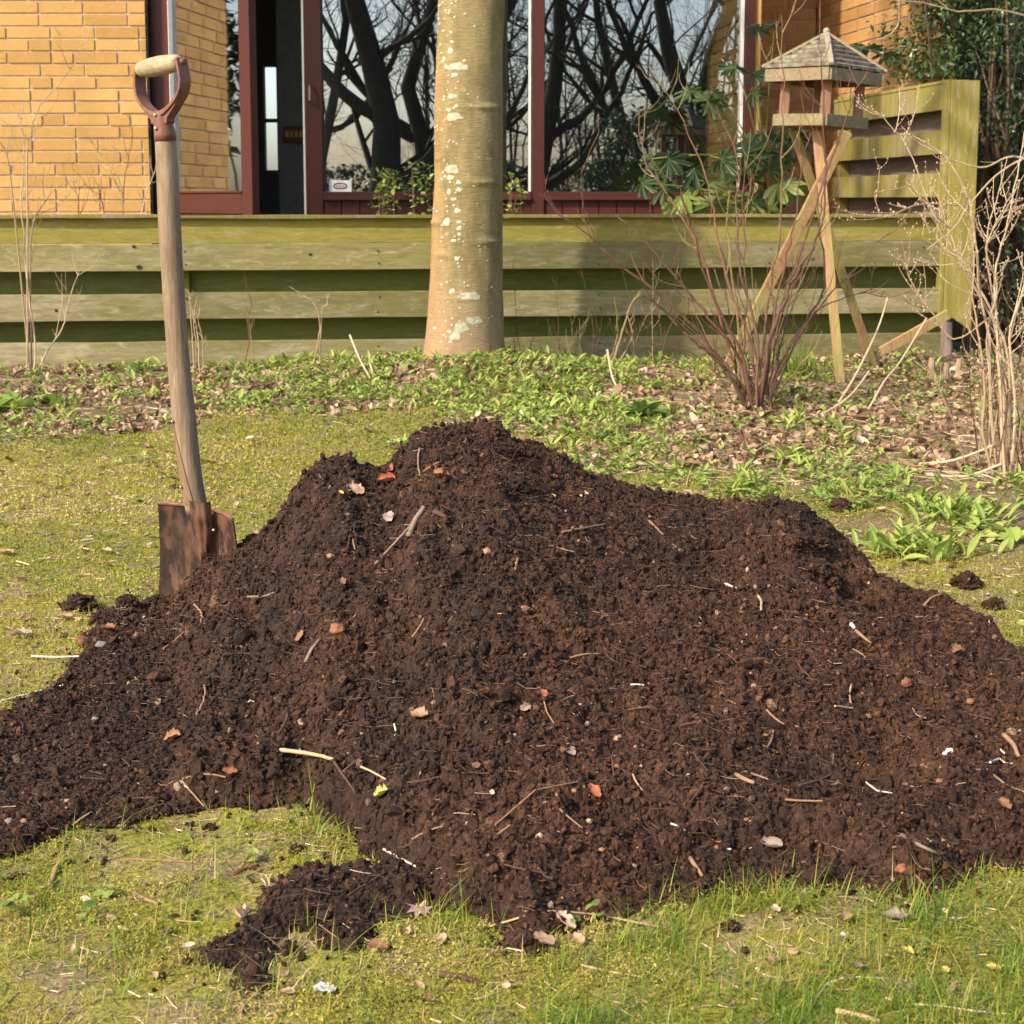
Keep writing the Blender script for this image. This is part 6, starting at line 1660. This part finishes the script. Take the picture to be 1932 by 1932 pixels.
for i, (px, py, w, c, k, sp_, cu, lab) in enumerate([
 (790,1729,60,D_PINK,'star',.5,0,'flat pinkish star shaped maple leaf on the grass at the front foot'),
 (330,1400,44,D_ORG,'c',1.3,1.2,'folded orange brown leaf on the lower left slope'), (436,1464,30,D_RUST,'c',1.4,1.4,'crumpled rust leaf at the end of the level twig'),
 (206,1193,36,D_ORG,'c',.8,1.1,'orange leaf on the left rim beside the grey stone'), (570,1206,24,D_ORG,'c',2.3,.5,'small orange chip of leaf beside the thick stub'),
 (726,1511,42,D_YG,'c',1.2,1.4,'curled yellow green leaf low left of centre'), (795,1362,44,D_TAN,'c',.9,1.8,'curled tan leaf in the middle of the heap'), (991,1344,26,D_TAN,'c',2.3,.6,'tan pointed scale left of the orange leaf scrap'),
 (1025,1319,26,D_BRO,'c',.3,1,'orange leaf scrap with a thin stalk in the middle'), (1118,1505,36,D_BRO,'c',.6,.8,'bright orange leaf fragment in the lower middle'), (912,1318,34,D_ORG,'c',2.2,1.6,'curled orange strip of leaf left of the tan scale'),
 (1457,1606,44,D_GRY,'c',1.1,1.6,'grey crumpled leaf low at right of centre'), (1893,1529,34,D_ORG,'c',.4,1.7,'curled orange leaf at the right frame edge'), (1802,1231,30,D_ORG,'c',2.6,.9,'orange leaf sticking up in the upper right'),
 (732,912,36,D_BRO,'c',1.4,1.5,'orange curled leaf under the left shoulder of the heap'), (830,905,34,D_ORG,'c',.7,1.3,'brown curled leaf under the heap top'), (668,930,36,D_TAN,'c',1.5,.6,'tan flat leaf on the left shoulder'), (648,1105,26,D_ORG,'c',.4,1.2,'upright orange leaf left upper slope'), (838,905,20,D_RED,'c',1.4,1.2,'red brown leaf tip beside the brown curled leaf'), (740,890,26,D_RED,'c',.3,1.4,'dark red leaf left of the heap top'),
 (1041,940,14,D_YEL,'c',.3,1,'tiny yellow leaf bit right below the heap top'), (643,937,12,D_YEL,'c',.9,1,'tiny yellow leaf bit on the left shoulder'), (1095,942,10,D_YEL,'c',.2,1,'tiny pale yellow bit right of the other one'),
 (736,985,32,D_GRY,'c',.3,.6,'grey torn plastic like leaf beside the long stick'), (1072,1432,34,D_GRY,'c',.6,.7,'thin grey leaf shred in the middle right'), (931,1505,16,D_PINK,'c',.4,.8,'small pale leaf bit in the lower middle'),
 (460,1742,48,D_PINK,'c',.3,2.0,'curled pinkish leaf on the lawn left of the soil spill'), (533,1790,18,D_YEL,'c',.3,1.2,'yellow leaf bit on the mossy clod'), (292,1852,26,D_TAN,'c',.5,1.0,'tan leaf on the near left lawn'), (543,1884,34,D_TAN,'c',1.2,.6,'tan leaf near the bottom left of centre'), (612,1879,46,lmat('white feather',(.75,.73,.66)),'c',1.4,.4,'small white feather like scrap on the near lawn'),
 (713,1800,44,D_ORG,'c',1.1,1.4,'orange leaf on the lawn below the maple leaf'), (1063,1748,48,D_PINK,'c',.8,1.3,'pink tan leaf standing at the front foot'), (1090,1783,40,D_TAN,'c',.5,1.0,'tan leaf just below the pink tan one'), (1022,1787,46,D_TAN,'c',1.5,.8,'tan leaf left of the other tan leaf at the foot'),
 (1690,1745,46,D_GRY,'c',1.2,1.8,'crumpled grey pink leaf on the right lawn'), (1464,1727,28,D_PINK,'c',.4,1.2,'small pink leaf at the foot of the heap at right'), (1711,1805,30,D_YEL,'c',.6,1.0,'yellow leaf on the right lawn'), (1874,1836,30,D_YEL,'c',1.1,.8,'yellow orange leaf near the right frame edge'), (1783,1842,26,D_YEL,'c',.2,.8,'pale yellow leaf left of the yellow orange one'),
 (660,1733,0,None,'',0,0,''), (200,1045,26,D_TAN,'c',1,1,'tan leaf on the lawn left of the spade'), (122,1170,30,D_TAN,'c',1.4,.8,'tan leaf below the black clod'), (10,1047,34,D_TAN,'c',1.2,.6,'flat tan leaf at the left frame edge on the lawn'), (395,1040,1,None,'',0,0,''),
 (40,1205,40,D_GRY,'c',1.6,1.2,'grey brown leaf on the left lawn by the pale stalk'), (1302,882,50,D_ORG,'c',1.4,.6,'flat orange brown leaf in the border right of the heap top'), (1660,850,44,D_ORG,'c',.8,.8,'orange leaf lying in the right border'), (1585,862,30,D_ORG,'c',.8,1.2,'second orange leaf left of the one in the right border')]):
    if c is None: continue
    dead_leaf(px, py, w, c, lab, k, sp_, i+1, curl=cu)
# a few single green blades coming through the heap front
for i, (pts, lab) in enumerate([([(598,1556),(590,1500),(581,1436)], 'long single green blade before the thick pale stalk'), ([(1235,1665),(1243,1700),(1255,1715)], 'green blade at the front foot below the white root'), ([(1155,1135),(1152,1150),(1154,1165)], 'tiny green shoot high on the right slope'), ([(1776,1700),(1780,1670),(1776,1655)], 'stout green shoot at the foot beside the red brown stalk'), ([(398,1535),(388,1520),(380,1508)], 'short green blade at the left arm foot')]):
    Y = on(*pts[0]).y; P = [at(a, b, Y) for a, b in pts]; P[0].z = min(P[0].z, float(surf(P[0].x, P[0].y)))-.004
    m = MB(); stalk(m, P, .0016, .0005, .2, 5, 4); tag(m.build('green_blade', M_GRASS), lab, 'grass blade')
# crumbs sprayed onto the lawn around the foot
mb = MB(); rs = np.random.RandomState(99)
x = rs.uniform(-1.4, 1.4, 60000); y = rs.uniform(1.35, 3.3, 60000)
hh = heap(x, y, False)-gh(x, y)
sd_ = .02+.09*rs.rand(len(x))**3; x2 = x+rs.normal(0, 1, len(x))*sd_; y2 = y+rs.normal(0, 1.2, len(x))*sd_; h2 = heap(x2, y2, False)-gh(x2, y2)
k = (hh > -.002) & (hh < .05) & (h2 < .0); x2, y2 = x2[k][:9000], y2[k][:9000]
crumbs(mb, x2, y2, .0012+.0040*rs.rand(len(x2))**3, rs, .6); tag(mb.build('soil_crumbs', M_SOIL), 'crumbs of compost scattered on the grass around the heap', 'soil', kind='stuff')

# ------------------------------------------------------------------ what the windows mirror: bare trees and a hedge behind the viewer
M_FAR = plain('dark bark', (.045, .040, .032), .9, .3, 6)
for i, (x, y, r, h, lean, lab) in enumerate([
 (-2.25, -7.0, .26, 3.3, -.03, 'big dark leafless tree mirrored at the left of the middle window'), (-1.45, -8.5, .17, 3.0, .10, 'leafless tree with a slanting bough mirrored beside the big dark one'),
 (.7, -11.0, .20, 3.2, -.06, 'leafless tree mirrored just right of the trunk'), (2.6, -9.0, .22, 2.8, .12, 'crooked leafless tree mirrored in the right window'),
 (3.9, -10.0, .24, 2.8, -.16, 'wide branched leafless tree mirrored in the right of the right window'),  (-3.6, -13.0, .12, 3.6, .05, 'slim leafless tree mirrored far off at left'), (1.9, -15.0, .13, 3.8, .0, 'distant leafless tree mirrored through the branches'), (-.3, -14.0, .11, 3.6, .05, 'distant leafless tree hidden partly by the trunk reflection')]):
    rng = random.Random(100+i); root = empty('mirrored_tree', (x, y, 0), lab, 'tree', 'bare trees behind the viewer')
    m = MB(); P = [Vector((x, y, -.1))]
    for k in range(1, 8): P.append(Vector((x+lean*h*k/7+.32*math.sin(k*.9+i*2.1)+rng.gauss(0, .05), y+rng.gauss(0, .05), h*2.0*k/7)))
    m.tube(P, [r*(1.10-.85*k/7) for k in range(8)], 9); m.build('trunk', M_FAR, root, smooth=True)
    m = MB()
    for k in range(3):
        sg = rng.choice([-1, 1]); q = P[rng.randint(1, 2)].copy(); B_ = [q]
        for t in range(1, 6): B_.append(q+Vector((sg*(.42*t), rng.gauss(0, .08), .10*t*t+.12*t+rng.gauss(0, .06))))
        stalk(m, B_, r*.5, r*.16, .5, 7, 3, .02, rng)
        for b_ in B_[2:]: limb(m, b_.copy(), Vector((sg*rng.uniform(-.2, 1), rng.gauss(0, .3), 1)), rng.uniform(.7, 1.3), r*.18, 3, rng, seg=4, gr=.74, spread=.8, up=.2, sides=4, wob=.25)
    for k in range(7):
        j = rng.randint(1, 6); d = Vector((rng.choice([-1, 1])*rng.uniform(.5, 1.2), rng.uniform(-.5, .5), rng.uniform(.35, 1.3)))
        limb(m, P[j].copy(), d, rng.uniform(1.2, 2.1), r*rng.uniform(.12, .34), 5 if i in (0, 2, 3, 4) else 4, rng, seg=4, gr=.74, spread=.75, up=.25, sides=4, wob=.2)
    m.build('crown', M_FAR, root)
evergreen('mirrored_hedge', 'dark evergreen hedge mirrored low in the right window', (3.3, -6.5), 2.2, .8, 0, 2.3, 15000, 31, (M_EVER, M_DSTEM), .10, 30, 30)
evergreen('mirrored_hedge', 'low far hedge mirrored along the bottom of the windows', (-1.5, -17.5), 8, 1.0, 0, 1.6, 9000, 32, (M_EVER, M_DSTEM), .16, 40, 20)

evergreen('mirrored_hedge', 'unseen evergreen added beyond the house corner, mirrored dark in the open door pane', (-4.3, 9.25), .8, .75, 0, 3.0, 12000, 33, (M_EVER, M_DSTEM), .11, 20, 20)  # out of view, added to block the sky in the door pane's reflection

rng = random.Random(77); m = MB()
for i in range(55):
    x = rng.uniform(-9, 9); y = rng.uniform(-27, -19); h = rng.uniform(5, 9); r = rng.uniform(.025, .07)
    P = [Vector((x, y, -.1)), Vector((x+rng.gauss(0, .2), y, h*.4)), Vector((x+rng.gauss(0, .5), y, h))]
    m.tube(P, [r, r*.7, r*.2], 4)
    for k in range(9):
        q = P[0].lerp(P[2], rng.uniform(.12, .9))
        limb(m, q, Vector((rng.gauss(0, 1), rng.gauss(0, .4), rng.uniform(.2, 1.2))), rng.uniform(.8, 1.8), r*.3, 2, rng, seg=3, gr=.7, spread=.8, up=.3, sides=3, wob=.25)
tag(m.build('far_wood', M_FAR), 'far bare wood mirrored as a fine tangle of branches in the windows', 'wood', kind='stuff')
